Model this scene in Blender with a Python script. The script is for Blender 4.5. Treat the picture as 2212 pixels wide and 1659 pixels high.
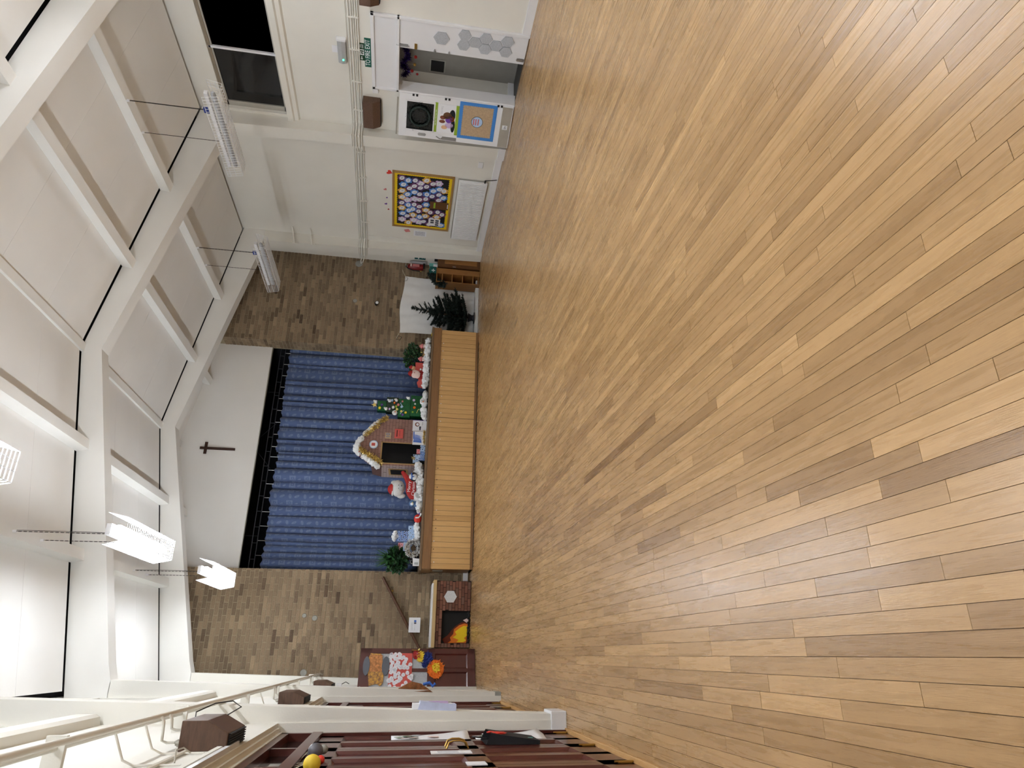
import bpy, bmesh, math, random
from mathutils import Vector, Matrix, noise
random.seed(7)
S = bpy.context.scene
COL = S.collection
for o in list(bpy.data.objects): bpy.data.objects.remove(o)
R = math.radians
# ------------------------------------------------------------------ camera
f_px, yaw, pit, rol = 1425.0, R(22.645), R(-8.805), R(-3.898)
fw = Vector((math.sin(yaw)*math.cos(pit), math.cos(yaw)*math.cos(pit), math.sin(pit)))
ri = Vector((math.cos(yaw), -math.sin(yaw), 0)); dn = fw.cross(ri)
r2 = ri*math.cos(rol)+dn*math.sin(rol); d2 = dn*math.cos(rol)-ri*math.sin(rol)
cam = bpy.data.cameras.new('camera'); co = bpy.data.objects.new('camera', cam); COL.objects.link(co)
cam.sensor_fit = 'HORIZONTAL'; cam.sensor_width = 36.0; cam.lens = f_px/2212*36.0; cam.clip_start = .05
m = Matrix((d2, r2, -fw)).transposed().to_4x4(); m.translation = (0, 0, 1.4)   # phone held on its side
co.matrix_world = m
S.camera = co
# ------------------------------------------------------------------ night sky outside, exposure
w = bpy.data.worlds.new('night'); S.world = w; w.use_nodes = True
w.node_tree.nodes['Background'].inputs[0].default_value = (.012, .014, .02, 1)
w.node_tree.nodes['Background'].inputs[1].default_value = .3
S.view_settings.view_transform = 'Standard'; S.view_settings.look = 'None'
S.view_settings.gamma = 1.0; S.view_settings.use_curve_mapping = False
S.view_settings.exposure = EXPOSURE = 1.06
LAMP = 60.0                       # emission of a lit fluorescent diffuser
# ------------------------------------------------------------------ materials
M = {}
def srgb(h):
    if isinstance(h, str):
        h = h.lstrip('#'); c = [int(h[i:i+2], 16)/255 for i in (0, 2, 4)]
    else: c = [v/255 for v in h]
    return tuple((x/12.92 if x <= .04045 else ((x+.055)/1.055)**2.4) for x in c)+(1,)
def nd(nt, t, **kw):
    n = nt.nodes.new(t)
    for k, v in kw.items(): setattr(n, k, v)
    return n
def mat(name, col, rough=.6, metal=0., var=.08, scale=8., bump=0., bscale=60., emit=0., spec=.4, trans=0., coat=0., alpha=1.):
    """plain surface with a little procedural mottling of its own colour and fine relief"""
    m = bpy.data.materials.new(name); m.use_nodes = True; nt = m.node_tree; b = nt.nodes['Principled BSDF']
    c = srgb(col) if not (isinstance(col, tuple) and len(col) == 4) else col
    b.inputs['Roughness'].default_value = rough; b.inputs['Metallic'].default_value = metal
    b.inputs['Specular IOR Level'].default_value = spec
    b.inputs['Transmission Weight'].default_value = trans; b.inputs['Coat Weight'].default_value = coat
    b.inputs['Alpha'].default_value = alpha
    tc = nd(nt, 'ShaderNodeTexCoord')
    n = nd(nt, 'ShaderNodeTexNoise'); n.inputs['Scale'].default_value = scale; n.inputs['Detail'].default_value = 4
    nt.links.new(tc.outputs['Object'], n.inputs['Vector'])
    r = nd(nt, 'ShaderNodeValToRGB'); e = r.color_ramp.elements
    e[0].position = .25; e[1].position = .75
    e[0].color = tuple(max(0, x*(1-var)) for x in c[:3])+(1,); e[1].color = tuple(min(1, x*(1+var)) for x in c[:3])+(1,)
    nt.links.new(n.outputs['Fac'], r.inputs['Fac']); nt.links.new(r.outputs['Color'], b.inputs['Base Color'])
    if bump:
        n2 = nd(nt, 'ShaderNodeTexNoise'); n2.inputs['Scale'].default_value = bscale; n2.inputs['Detail'].default_value = 3
        nt.links.new(tc.outputs['Object'], n2.inputs['Vector'])
        bp = nd(nt, 'ShaderNodeBump'); bp.inputs['Strength'].default_value = bump; bp.inputs['Distance'].default_value = .01
        nt.links.new(n2.outputs['Fac'], bp.inputs['Height']); nt.links.new(bp.outputs['Normal'], b.inputs['Normal'])
    if emit:
        b.inputs['Emission Color'].default_value = c; b.inputs['Emission Strength'].default_value = emit
    M[name] = m; return m
def wood(name, dark, light, rough=.4, gscale=(14, 1.2, 14), axis='Y', tone=False, speck=.35, coat=0., spec=.4, amp=.55):
    """grain along one axis; with tone=True each board's own shade comes from the 'tone' attribute"""
    m = bpy.data.materials.new(name); m.use_nodes = True; nt = m.node_tree; b = nt.nodes['Principled BSDF']; L = nt.links.new
    b.inputs['Roughness'].default_value = rough; b.inputs['Coat Weight'].default_value = coat; b.inputs['Coat Roughness'].default_value = .25
    b.inputs['Specular IOR Level'].default_value = spec
    tc = nd(nt, 'ShaderNodeTexCoord'); mp = nd(nt, 'ShaderNodeMapping')
    sc = {'Y': gscale, 'X': (gscale[1], gscale[0], gscale[2]), 'Z': (gscale[0], gscale[2], gscale[1])}[axis]
    mp.inputs['Scale'].default_value = sc
    L(tc.outputs['Object'], mp.inputs['Vector'])
    vec = mp.outputs['Vector']
    if tone:
        at = nd(nt, 'ShaderNodeAttribute', attribute_name='tone')
        ml = nd(nt, 'ShaderNodeMath', operation='MULTIPLY'); ml.inputs[1].default_value = 137.
        cb = nd(nt, 'ShaderNodeCombineXYZ'); ad = nd(nt, 'ShaderNodeVectorMath', operation='ADD')
        L(at.outputs['Fac'], ml.inputs[0]); L(ml.outputs[0], cb.inputs[0]); L(ml.outputs[0], cb.inputs[1])
        L(mp.outputs['Vector'], ad.inputs[0]); L(cb.outputs[0], ad.inputs[1]); vec = ad.outputs[0]
    n = nd(nt, 'ShaderNodeTexNoise'); n.inputs['Scale'].default_value = 1.; n.inputs['Detail'].default_value = 6; n.inputs['Roughness'].default_value = .62; n.inputs['Distortion'].default_value = .6
    L(vec, n.inputs['Vector'])
    fine = nd(nt, 'ShaderNodeTexNoise'); fine.inputs['Scale'].default_value = 9.; fine.inputs['Detail'].default_value = 3
    L(vec, fine.inputs['Vector'])
    r = nd(nt, 'ShaderNodeValToRGB'); e = r.color_ramp.elements; e[0].color = srgb(dark); e[1].color = srgb(light)
    mx = nd(nt, 'ShaderNodeMath', operation='MULTIPLY_ADD'); mx.inputs[1].default_value = amp
    L(n.outputs['Fac'], mx.inputs[0])
    if tone:
        s1 = nd(nt, 'ShaderNodeMath', operation='SUBTRACT'); s1.inputs[1].default_value = amp*.5
        L(at.outputs['Fac'], s1.inputs[0]); L(s1.outputs[0], mx.inputs[2])
    else:
        mx.inputs[1].default_value = 1.; mx.inputs[2].default_value = 0.
    sp = nd(nt, 'ShaderNodeMapRange'); sp.inputs['From Min'].default_value = .56; sp.inputs['From Max'].default_value = .75
    sp.inputs['To Min'].default_value = 0; sp.inputs['To Max'].default_value = speck
    L(fine.outputs['Fac'], sp.inputs['Value'])
    sb = nd(nt, 'ShaderNodeMath', operation='SUBTRACT'); L(mx.outputs[0], sb.inputs[0]); L(sp.outputs[0], sb.inputs[1])
    L(sb.outputs[0], r.inputs['Fac']); L(r.outputs['Color'], b.inputs['Base Color'])
    rr = nd(nt, 'ShaderNodeMapRange'); rr.inputs['To Min'].default_value = rough-.06; rr.inputs['To Max'].default_value = rough+.12
    L(n.outputs['Fac'], rr.inputs['Value']); L(rr.outputs[0], b.inputs['Roughness'])
    bp = nd(nt, 'ShaderNodeBump'); bp.inputs['Strength'].default_value = .08; bp.inputs['Distance'].default_value = .004
    L(fine.outputs['Fac'], bp.inputs['Height']); L(bp.outputs['Normal'], b.inputs['Normal'])
    M[name] = m; return m
mat('cream', '#e3e1d9', .7, var=.03, scale=2, bump=.06, bscale=90)
mat('wall_white', '#e2e0d8', .75, var=.03, scale=2, bump=.08, bscale=70)
mat('ceiling', '#e9e8e5', .85, var=.025, scale=1.5, bump=.03)
mat('beam_white', '#e9e8e4', .6, var=.02, scale=2, bump=.03)
mat('gloss_white', '#e6e7ea', .35, var=.02, scale=3)
mat('dark_gap', '#2e2e33', .9, var=.2, scale=6)
mat('black', '#0c0c0e', .6, var=.2)
mat('stage_void', '#15161c', .9, var=.2, scale=3)
mat('pane', '#060608', .06, spec=.5, var=.1)
mat('tan', '#8f8270', .7, var=.05); mat('alu', '#b9b6ad', .4, metal=.6, var=.05)
mat('steel', '#a9a9aa', .3, metal=.9, var=.06)
mat('brass', '#b08d4a', .3, metal=.9, var=.1)
mat('mahogany', '#4e211b', .28, var=.18, scale=5, coat=.25)
mat('door_white', '#e4e5e8', .4, var=.015, scale=3)
mat('grey_corridor', '#8d8b86', .8, var=.05)
mat('corridor_floor', '#3d3c3a', .5, var=.2, scale=20)
mat('white', '#eef0f2', .6, var=.02)
mat('paper', '#e9ebf0', .7, var=.02)
mat('cotton', '#eef2f6', .95, var=.05, scale=40, bump=.6, bscale=90)
mat('felt_pale', '#d6d9dd', .95, var=.08, scale=60, bump=.3, bscale=200); mat('sheet', '#eceeef', .85, var=.03, scale=6)
mat('felt', '#b4b8be', .95, var=.14, scale=60, bump=.3, bscale=200)
mat('red', '#a3211f', .6, var=.1); mat('bright_red', '#cf3428', .5, var=.06)
mat('paper_red', '#c75750', .7, var=.04); mat('pink', '#cf7f80', .7, var=.08)
mat('skin', '#e0b48c', .7, var=.05); mat('santa_skin', '#e8cfc8', .7, var=.04)
mat('yellow', '#e8cb2e', .6, var=.05); mat('pale_yellow', '#e0d27a', .8, var=.05); mat('orange', '#e2701e', .8, var=.12, scale=30, bump=.5)
mat('navy', '#1c2f7a', .8, var=.2, scale=30, bump=.5); mat('blue_border', '#3f83cc', .7, var=.03)
mat('light_blue', '#a8c4e4', .55, var=.1, scale=20); mat('mid_blue', '#4a6fae', .5, var=.25, scale=30); mat('toy_blue', '#5d7da6', .9, var=.1)
mat('purple', '#6a3aa0', .5, var=.15); mat('violet_tinsel', '#37206e', .25, metal=.7, var=.5, scale=60)
mat('gold_tinsel', '#e3c374', .3, metal=.55, var=.4, scale=80); mat('silver_tinsel', '#e6eaf0', .3, metal=.5, var=.3, scale=80)
mat('red_tinsel', '#8c2320', .25, metal=.7, var=.4, scale=80)
mat('green_foil', '#10522b', .22, metal=.35, var=.35, scale=12, bump=.5, bscale=25); mat('green_dark', '#0c2a18', .4, var=.3, scale=12)
mat('sign_green', '#0e5a4a', .5, var=.03); mat('exit_green', '#123f22', .5, var=.05); mat('lime', '#8fae2c', .6, var=.05)
mat('holly', '#23412a', .3, var=.5, scale=30); mat('leaf_green', '#335f35', .35, var=.5, scale=25); mat('fir', '#1b2a26', .6, var=.5, scale=25)
mat('twig', '#4a3a28', .8, var=.2); mat('pot', '#23242e', .5, var=.1)
mat('plush', '#d9dadb', .98, var=.06, scale=40, bump=.5, bscale=150); mat('plush_grey', '#aeb0b2', .98, var=.06, scale=40, bump=.4, bscale=150)
mat('cardboard', '#a98a5c', .85, var=.06); mat('house_brick', '#8f6a62', .85, var=.12, scale=14); mat('house_brick_pale', '#a48f8c', .85, var=.1, scale=14); mat('house_joint', '#5d4440', .9, var=.1)
mat('fire_brick', '#7a4e3e', .85, var=.22, scale=12); mat('fire_joint', '#1c110e', .9)
mat('flame_yellow', '#f0cc1d', .7, var=.04); mat('flame_orange', '#e0761c', .7, var=.06); mat('flame_brown', '#6a2a16', .8, var=.2)
mat('sand', '#b49b7c', .8, var=.14, scale=40); mat('board_black', '#16171c', .8, var=.1); mat('board_yellow', '#e9c812', .6, var=.04)
mat('petal_blue', '#4f86d0', .7, var=.08, scale=30); mat('petal_plum', '#6b3a63', .7, var=.1, scale=30); mat('petal_ochre', '#d9a94e', .7, var=.08, scale=30); mat('petal_lilac', '#c9b2d8', .7, var=.06, scale=30); mat('petal_violet', '#4b3468', .7, var=.1, scale=30)
mat('radiator', '#e9ebed', .35, var=.02)
mat('ext_red', '#7a1519', .3, var=.06); mat('aid_green', '#0f5a55', .45, var=.05); mat('teal', '#6fb9b4', .5, var=.05)
mat('pale_blue', '#c2cbe8', .4, var=.08, scale=30); mat('collage', '#c98a4a', .8, var=.6, scale=26); mat('slate', '#62666e', .8, var=.08, scale=30); mat('scribble', '#e6e7ee', .8, var=.12, scale=45)
mat('bark_bag', '#7a4c28', .9, var=.5, scale=22, bump=.6, bscale=30)
mat('balloon_grey', '#5b5a60', .35, var=.25, scale=8); mat('ball_yellow', '#e6c63c', .5, var=.06)
mat('cable_dark', '#2a2622', .6); mat('rope', '#cfc7b0', .9); mat('wire_white', '#e3e5e8', .4, var=.02)
mat('tube_off', '#aeb1b6', .3, var=.04); mat('blue_plug', '#22357c', .5)
mat('lit', (.90, .945, 1, 1), .5, emit=LAMP, var=0)
mat('green_led', (.05, 1, .45, 1), .5, emit=3, var=0)
mat('mortar', '#a3967c', .95, var=.12, scale=20, bump=.5); mat('patch_grey', '#9b9b94', .9, var=.1)
mat('grid_dark', '#3a3d44', .6, metal=.3); mat('print_dark', '#3a4050', .8); mat('print_blue', '#3c6cc4', .7, var=.2, scale=40); mat('print_brown', '#7a4632', .8, var=.4, scale=40)
mat('pale_print', '#c9cbd2', .8, var=.2, scale=40)
wood('floor_wood', '#6a4823', '#d8b07a', .25, (40, 2.0, 40), 'Y', True, .16, coat=0., spec=.6, amp=.42)
wood('strip_wood', '#a9783c', '#d9b078', .4, (40, 3, 40), 'Y')
wood('stage_board', '#a87a3c', '#e8c084', .45, (60, 60, 3), 'Y', tone=True, speck=.1)
wood('stage_band', '#6b4a2c', '#9c7448', .45, (60, 3, 60), 'X', speck=.15)
wood('stage_floor', '#5f4a36', '#8a7358', .55, (50, 3, 50), 'X')
wood('cabinet_wood', '#6a4420', '#a9763c', .45, (40, 40, 4), 'Y', speck=.15)
wood('cabinet_dark', '#4a2e18', '#71491f', .45, (40, 40, 4), 'Y', speck=.15)
wood('heater_wood', '#2c1d14', '#765845', .45, (9, 60, 60), 'Y', speck=.2)
wood('oak_frame', '#8a673c', '#b8935c', .5, (50, 3, 50), 'Y'); wood('rail_wood', '#3c2416', '#6a4630', .35, (40, 3, 40), 'X')
wood('mantel_wood', '#b99a68', '#d8bf90', .55, (60, 3, 60), 'X', speck=.1); wood('cross_wood', '#2a1710', '#4a2c1e', .5, (40, 40, 4), 'Z')
def brick_mat(name, dark, light):
    m = bpy.data.materials.new(name); m.use_nodes = True; nt = m.node_tree; b = nt.nodes['Principled BSDF']; L = nt.links.new
    b.inputs['Roughness'].default_value = .95; b.inputs['Specular IOR Level'].default_value = .15
    at = nd(nt, 'ShaderNodeAttribute', attribute_name='tone'); g = nd(nt, 'ShaderNodeNewGeometry')
    n = nd(nt, 'ShaderNodeTexNoise'); n.inputs['Scale'].default_value = 45; n.inputs['Detail'].default_value = 5
    L(g.outputs['Position'], n.inputs['Vector'])
    mx = nd(nt, 'ShaderNodeMath', operation='MULTIPLY_ADD'); mx.inputs[1].default_value = .5
    s = nd(nt, 'ShaderNodeMath', operation='SUBTRACT'); s.inputs[1].default_value = .25
    L(at.outputs['Fac'], s.inputs[0]); L(n.outputs['Fac'], mx.inputs[0]); L(s.outputs[0], mx.inputs[2])
    r = nd(nt, 'ShaderNodeValToRGB'); e = r.color_ramp.elements; e[0].color = srgb(dark); e[1].color = srgb(light)
    L(mx.outputs[0], r.inputs['Fac']); L(r.outputs['Color'], b.inputs['Base Color'])
    bp = nd(nt, 'ShaderNodeBump'); bp.inputs['Strength'].default_value = .5; bp.inputs['Distance'].default_value = .006
    L(n.outputs['Fac'], bp.inputs['Height']); L(bp.outputs['Normal'], b.inputs['Normal']); M[name] = m
brick_mat('brick', '#4f4034', '#ab967a')
# ------------------------------------------------------------------ mesh helpers
class MB:
    def __init__(s): s.v = []; s.f = []; s.t = []; s.sm = False
    def add(s, vs, fs, tone=None):
        o = len(s.v); s.v += [tuple(v) for v in vs]; s.f += [tuple(i+o for i in f) for f in fs]
        if tone is not None: s.t += [tone]*len(fs)
        return s
    def box(s, x0, x1, y0, y1, z0, z1, tone=None):
        if x0 > x1: x0, x1 = x1, x0
        if y0 > y1: y0, y1 = y1, y0
        if z0 > z1: z0, z1 = z1, z0
        return s.add([(x0,y0,z0),(x1,y0,z0),(x1,y1,z0),(x0,y1,z0),(x0,y0,z1),(x1,y0,z1),(x1,y1,z1),(x0,y1,z1)],
              [(0,3,2,1),(4,5,6,7),(0,1,5,4),(1,2,6,5),(2,3,7,6),(3,0,4,7)], tone)
    def prism(s, poly, a, b, axis='y'):
        """extrude a 2-D outline between a and b; axis y: outline in (x,z); x: (y,z); z: (x,y)"""
        n = len(poly); P = {'y': lambda p, t: (p[0], t, p[1]), 'x': lambda p, t: (t, p[0], p[1]), 'z': lambda p, t: (p[0], p[1], t)}[axis]
        vs = [P(p, a) for p in poly]+[P(p, b) for p in poly]
        fs = [tuple(range(n)), tuple(range(2*n-1, n-1, -1))]+[(i, i+n, (i+1) % n+n, (i+1) % n) for i in range(n)]
        return s.add(vs, fs)
    def tube(s, pts, r, n=8, caps=True):
        pts = [Vector(p) for p in pts]; rs = r if isinstance(r, (list, tuple)) else [r]*len(pts); o = len(s.v); ref = None
        for i, p in enumerate(pts):
            d = (pts[min(i+1, len(pts)-1)]-pts[max(i-1, 0)])
            if d.length < 1e-9: d = Vector((0, 0, 1))
            d.normalize()
            if ref is None: ref = Vector((0, 0, 1)) if abs(d.z) < .9 else Vector((1, 0, 0))
            a = d.cross(ref).normalized(); b = a.cross(d); ref = b if abs(b.dot(d)) < .9 else ref
            for k in range(n):
                t = 2*math.pi*k/n; s.v.append(tuple(p+(a*math.cos(t)+b*math.sin(t))*rs[i]))
        for i in range(len(pts)-1):
            for k in range(n):
                k2 = (k+1) % n; s.f.append((o+i*n+k, o+i*n+k2, o+(i+1)*n+k2, o+(i+1)*n+k))
        if caps: s.f.append(tuple(o+k for k in range(n-1, -1, -1))); s.f.append(tuple(o+(len(pts)-1)*n+k for k in range(n)))
        s.sm = True; return s
    def ball(s, c, r, nu=14, nv=9, jit=0., seed=0):
        rx, ry, rz = r if isinstance(r, (tuple, list)) else (r, r, r); o = len(s.v)
        P = []
        for j in range(1, nv):
            th = math.pi*j/nv
            for i in range(nu):
                ph = 2*math.pi*i/nu; P.append((math.sin(th)*math.cos(ph), math.sin(th)*math.sin(ph), math.cos(th)))
        P = [(0, 0, 1)]+P+[(0, 0, -1)]
        for p in P:
            q = 1.
            if jit: q += jit*noise.noise(Vector(p)*2.2+Vector((seed*7.1, seed*3.3, 0)))
            s.v.append((c[0]+rx*p[0]*q, c[1]+ry*p[1]*q, c[2]+rz*p[2]*q))
        for i in range(nu): s.f.append((o, o+1+i, o+1+(i+1) % nu))
        for j in range(nv-2):
            for i in range(nu):
                a = o+1+j*nu+i; b = o+1+j*nu+(i+1) % nu; s.f.append((a, a+nu, b+nu, b))
        e = o+len(P)-1; b0 = o+1+(nv-2)*nu
        for i in range(nu): s.f.append((e, b0+(i+1) % nu, b0+i))
        s.sm = True; return s
    def lathe(s, c, prof, n=20):
        """profile (r,z) turned about the vertical through c"""
        o = len(s.v)
        for r, z in prof:
            for k in range(n):
                t = 2*math.pi*k/n; s.v.append((c[0]+r*math.cos(t), c[1]+r*math.sin(t), c[2]+z))
        for i in range(len(prof)-1):
            for k in range(n):
                k2 = (k+1) % n; s.f.append((o+i*n+k, o+i*n+k2, o+(i+1)*n+k2, o+(i+1)*n+k))
        s.f.append(tuple(o+k for k in range(n-1, -1, -1))); s.f.append(tuple(o+(len(prof)-1)*n+k for k in range(n)))
        s.sm = True; return s
    def mesh(s, name):
        me = bpy.data.meshes.new(name); me.from_pydata(s.v, [], s.f); me.update()
        if s.sm:
            me.polygons.foreach_set('use_smooth', [True]*len(me.polygons))
            if hasattr(me, 'set_sharp_from_angle'): me.set_sharp_from_angle(angle=R(40))
        if s.t:
            a = me.attributes.new('tone', 'FLOAT', 'FACE'); a.data.foreach_set('value', s.t)
        return me
    def build(s, name, m, parent=None, world=True, bevel=0.):
        me = s.mesh(name)
        if parent is not None and world:
            p = parent
            while p.parent: p = p.parent
            if p.type == 'EMPTY': me.transform(Matrix.Translation(-Vector(p.location)))
        return link(name, me, m, parent, bevel)
def link(name, me, m, parent=None, bevel=0.):
    if m is not None and not me.materials: me.materials.append(M[m] if isinstance(m, str) else m)
    o = bpy.data.objects.new(name, me); COL.objects.link(o)
    if parent is not None: o.parent = parent
    if bevel:
        b = o.modifiers.new('bevel', 'BEVEL'); b.width = bevel; b.segments = 2; b.limit_method = 'ANGLE'
    return o
def tag(o, label=None, cat=None, group=None, kind=None):
    if label: o['label'] = label
    if cat: o['category'] = cat
    if group: o['group'] = group
    if kind: o['kind'] = kind
    return o
def thing(name, label, cat, loc=(0, 0, 0), rz=0., group=None, kind=None):
    o = bpy.data.objects.new(name, None); COL.objects.link(o); o.location = loc; o.rotation_euler = (0, 0, rz); o.empty_display_size = .1
    return tag(o, label, cat, group, kind)
def bx(name, m, parent, *a, world=True, bevel=0.): return MB().box(*a).build(name, m, parent, world, bevel)
def copy_tree(o, parent=None):
    c = o.copy(); COL.objects.link(c); c.parent = parent
    for ch in list(o.children): copy_tree(ch, c)
    return c
def text(s, size, mt, parent, loc, rot, name='lettering', align='CENTER', sx=1., depth=.0006):
    """real lettering laid on a surface: local x runs along the line"""
    cu = bpy.data.curves.new(name, 'FONT'); cu.body = s; cu.size = size; cu.align_x = align; cu.align_y = 'CENTER'; cu.extrude = depth; cu.resolution_u = 3
    t = bpy.data.objects.new('tmp', cu); COL.objects.link(t); bpy.context.view_layer.update()
    me = bpy.data.meshes.new_from_object(t.evaluated_get(bpy.context.evaluated_depsgraph_get()))
    bpy.data.objects.remove(t); bpy.data.curves.remove(cu)
    me.transform(Matrix.Translation(Vector(loc)) @ rot.to_4x4() @ Matrix.Diagonal((sx, 1, 1, 1)))
    me.materials.clear(); o = link(name, me, mt, None)
    if parent is not None:
        p = parent
        while p.parent: p = p.parent
        if p.type == 'EMPTY': me.transform(Matrix.Translation(-Vector(p.location)))
        o.parent = parent
    return o
ROT_XR = Matrix(((0, 0, -1), (-1, 0, 0), (0, 1, 0)))     # on the right wall: text runs toward -y, faces -x
ROT_F = Matrix(((1, 0, 0), (0, 0, -1), (0, 1, 0)))       # on a wall facing the hall (-y)
XR, YF, YST = 8.367, 13.27, 12.66
FR = [-4.515, -1.115, 2.285, 5.685, 9.085, 12.485]        # portal frames (near face), 0.235 thick
FT = .235
zc = lambda x: 5.89-abs(x-3.9)*(.179 if x > 3.9 else .19)   # ceiling height
# ================================================================== FLOOR
floor = tag(bx('floor', 'cabinet_dark', None, -.62, 8.5, -5, 13.75, -.08, -.0075), 'worn oak strip floor running the length of the hall', 'floor', kind='structure')
PW = .06158
BR = [(-4,2.83,.58,.38),(-3,2.09,.75,.5),(-3,3.1,.3,.62),(-3,4.01,.5,.3),(-2,2.51,.5,.65),(-1,2.8,.75,.45),(0,3.46,.68,.55),(0,4.57,.3,.7),(1,1.51,.6,.3),(1,3.84,.3,.6),(2,1.82,.45,.7),(3,2.12,.65,.35),(3,2.69,.55,.65),(3,3.29,.6,.5),(4,1.83,.42,.66),(4,2.44,.5,.45),(4,3.41,.6,.45),(5,2.32,.62,.5),(6,1.48,.48,.7),(6,2.56,.68,.4),(6,3.44,.62,.52),(7,1.72,.78,.2),(7,2.75,.5,.7),(8,1.54,.36,.78),(8,2.13,.7,.33),(8,3.03,.48,.68),(9,1.72,.3,.78),(9,2.34,.55,.28),(10,1.25,.4,.5),(10,2.57,.38,.55),(11,1.57,.48,.6),(11,2.95,.5,.52),(13,4.08,.6,.3),(14,1.47,.7,.6),(14,2.96,.72,.5),(18,1.64,.5,.5),(20,3.38,.15,.6),(20,4.91,.5,.15),(24,1.13,.66,.4),(26,1.98,.62,.5),(27,1.46,.48,.6),(28,1.72,.52,.35),(29,1.89,.56,.45),(30,2.13,.55,.62),(32,2.78,.72,.33),(36,2.56,.6,.38)]
rows = {}
for a in BR: rows.setdefault(a[0], []).append(a[1:])
rnd = random.Random(11); planks = []
tn_ = lambda: min(.85, max(.12, rnd.gauss(.52, .105)))
for n in range(-9, 137):
    cuts = sorted(rows.get(n, [])); seg = []; y = -5.; t = tn_(); i = 0
    while y < 13.72:
        nx = y+rnd.uniform(.45, 1.5); nt_ = tn_()
        while i < len(cuts) and cuts[i][0] <= y+.02: i += 1
        if i < len(cuts) and nx > cuts[i][0]-.35:
            nx = cuts[i][0]; t = cuts[i][2]; nt_ = cuts[i][1]; i += 1      # the near board's shade, then the far board's
        nx = min(nx, 13.72); planks.append((n*PW, y, nx, t)); y = nx; t = nt_
def seen(p):
    c = Vector((p[0]+PW/2, (p[1]+p[2])/2, 0))-Vector((0, 0, 1.4)); z = c.dot(fw)
    if z < .3: return 0
    if abs(c.dot(d2)/z*f_px) > 1106 or abs(c.dot(r2)/z*f_px) > 830: return 0
    return (p[2]-p[1])/z**3
order = sorted(range(len(planks)), key=lambda i: -seen(planks[i])); near = set(order[:300]); rest = MB()
for i, (x, y0, y1, t) in enumerate(planks):
    t = .53+(t-.5)*.82; g = .0008; b = MB() if i in near else rest
    b.box(x+g, x+PW-g, y0+g, y1-g, -.0075, rnd.uniform(-.0003, .0002), t)
    if i in near: b.build('plank', 'floor_wood', floor)
tag(rest.build('planks', 'floor_wood', floor), kind='stuff')
tag(bx('trim_1', 'strip_wood', None, -.565, -.525, -5, 12.4, 0, .018, bevel=.004), 'pale wooden threshold strip along the foot of the mahogany doors', 'trim', kind='structure')
# ================================================================== WALLS
def grid_wall(x0, x1, y0, y1, z0, z1, holes, mb=None):
    mb = mb or MB(); ys = sorted({y0, y1, *[h[0] for h in holes], *[h[1] for h in holes]}); 
    for a, b in zip(ys, ys[1:]):
        c = (a+b)/2; cut = sorted([(h[2], h[3]) for h in holes if h[0] < c < h[1]]); z = z0
        for h0, h1 in cut:
            if h0 > z+1e-6: mb.box(x0, x1, a, b, z, h0)
            z = h1
        if z < z1-1e-6: mb.box(x0, x1, a, b, z, z1)
    return mb
bays = [(FR[i]+FT, FR[i+1]) for i in range(5)]
winR = [(b[0]+.03, b[1]-.05, 3.73, 4.72) for b in bays[:4]]
wr = grid_wall(8.38, 8.56, -5, 13.95, 0, 5.25, winR+[(6.86, 8.16, 0, 2.27)]).build('wall_right', 'cream', None)
tag(wr, 'cream painted side wall with double door and radiator', 'wall', kind='structure')
XW = -.47
winL = [(b[0]+.03, b[1]-.05, 3.58, 4.66) for b in bays[:4]]
dl = [(b[0]+.01, b[1]-.01, 0, 2.19) for b in bays[:4]]
wl = grid_wall(-.68, XW, -5, 13.95, 0, 5.2, winL+dl+[(10.75, 11.68, 0, 1.95)]).build('wall_left', 'wall_white', None)
tag(wl, 'white side wall above the mahogany doors', 'wall', kind='structure')
wb = MB().prism([(-.68, 0), (8.56, 0), (8.56, 5.25), (3.9, 6.1), (-.68, 5.2)], -5.2, -5.0).build('wall_back', 'cream', None)
tag(wb, 'cream end wall behind the camera', 'wall', kind='structure')
# windows: dark night panes in pale frames
def window(n, x, side, ho, muls, label):
    y0, y1, z0, z1 = ho; t = thing('window_%d' % n, label, 'window', (x, (y0+y1)/2, z0), kind='structure')
    d = .05*side; f = MB(); e = .035
    f.box(x, x+d, y0, y1, z0, z0+e); f.box(x, x+d, y0, y1, z1-.06, z1); f.box(x, x+d, y0, y0+e, z0, z1); f.box(x, x+d, y1-.1, y1, z0, z1)
    f.build('window_frame', 'alu', t)
    ed = [y0+e]+[v for v in muls if y0+.2 < v < y1-.2]+[y1-.1]
    for v in ed[1:-1]: bx('mullion', 'gloss_white', t, x-.01*side, x+d, v-.018, v+.018, z0, z1)
    for a, b in zip(ed, ed[1:]): bx('pane', 'pane', t, x+d*.4, x+d*.6, a, b, z0+e, z1-.06)
    bx('blind_box', 'tan', t, x-.01*side, x+d*.3, y0+.01, y1-.01, z1-.035, z1-.005)
names = ['furthest back', 'behind the camera', 'just overhead', 'nearest the hanging unlit lamp']
k = 0
for i, h in enumerate(winR):
    k += 1; window(k, 8.44, 1, h, [h[1]-1.15, h[1]-2.3], 'high dark night window in the cream wall, '+['above the back of the hall', 'beside the camera', 'in the near bay', 'above the white double door'][i])
    s_ = MB().prism([(8.38, 3.52), (8.335, 3.54), (8.335, 3.60), (8.30, 3.62), (8.30, 3.71), (8.38, 3.73)], h[0]-.02, h[1]+.07).build('trim_%d' % (k+1), 'cream', None)
    tag(s_, 'cream window ledge under the '+['rearmost', 'second', 'third', 'visible'][i]+' high window of the cream wall', 'ledge', kind='structure')
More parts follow.
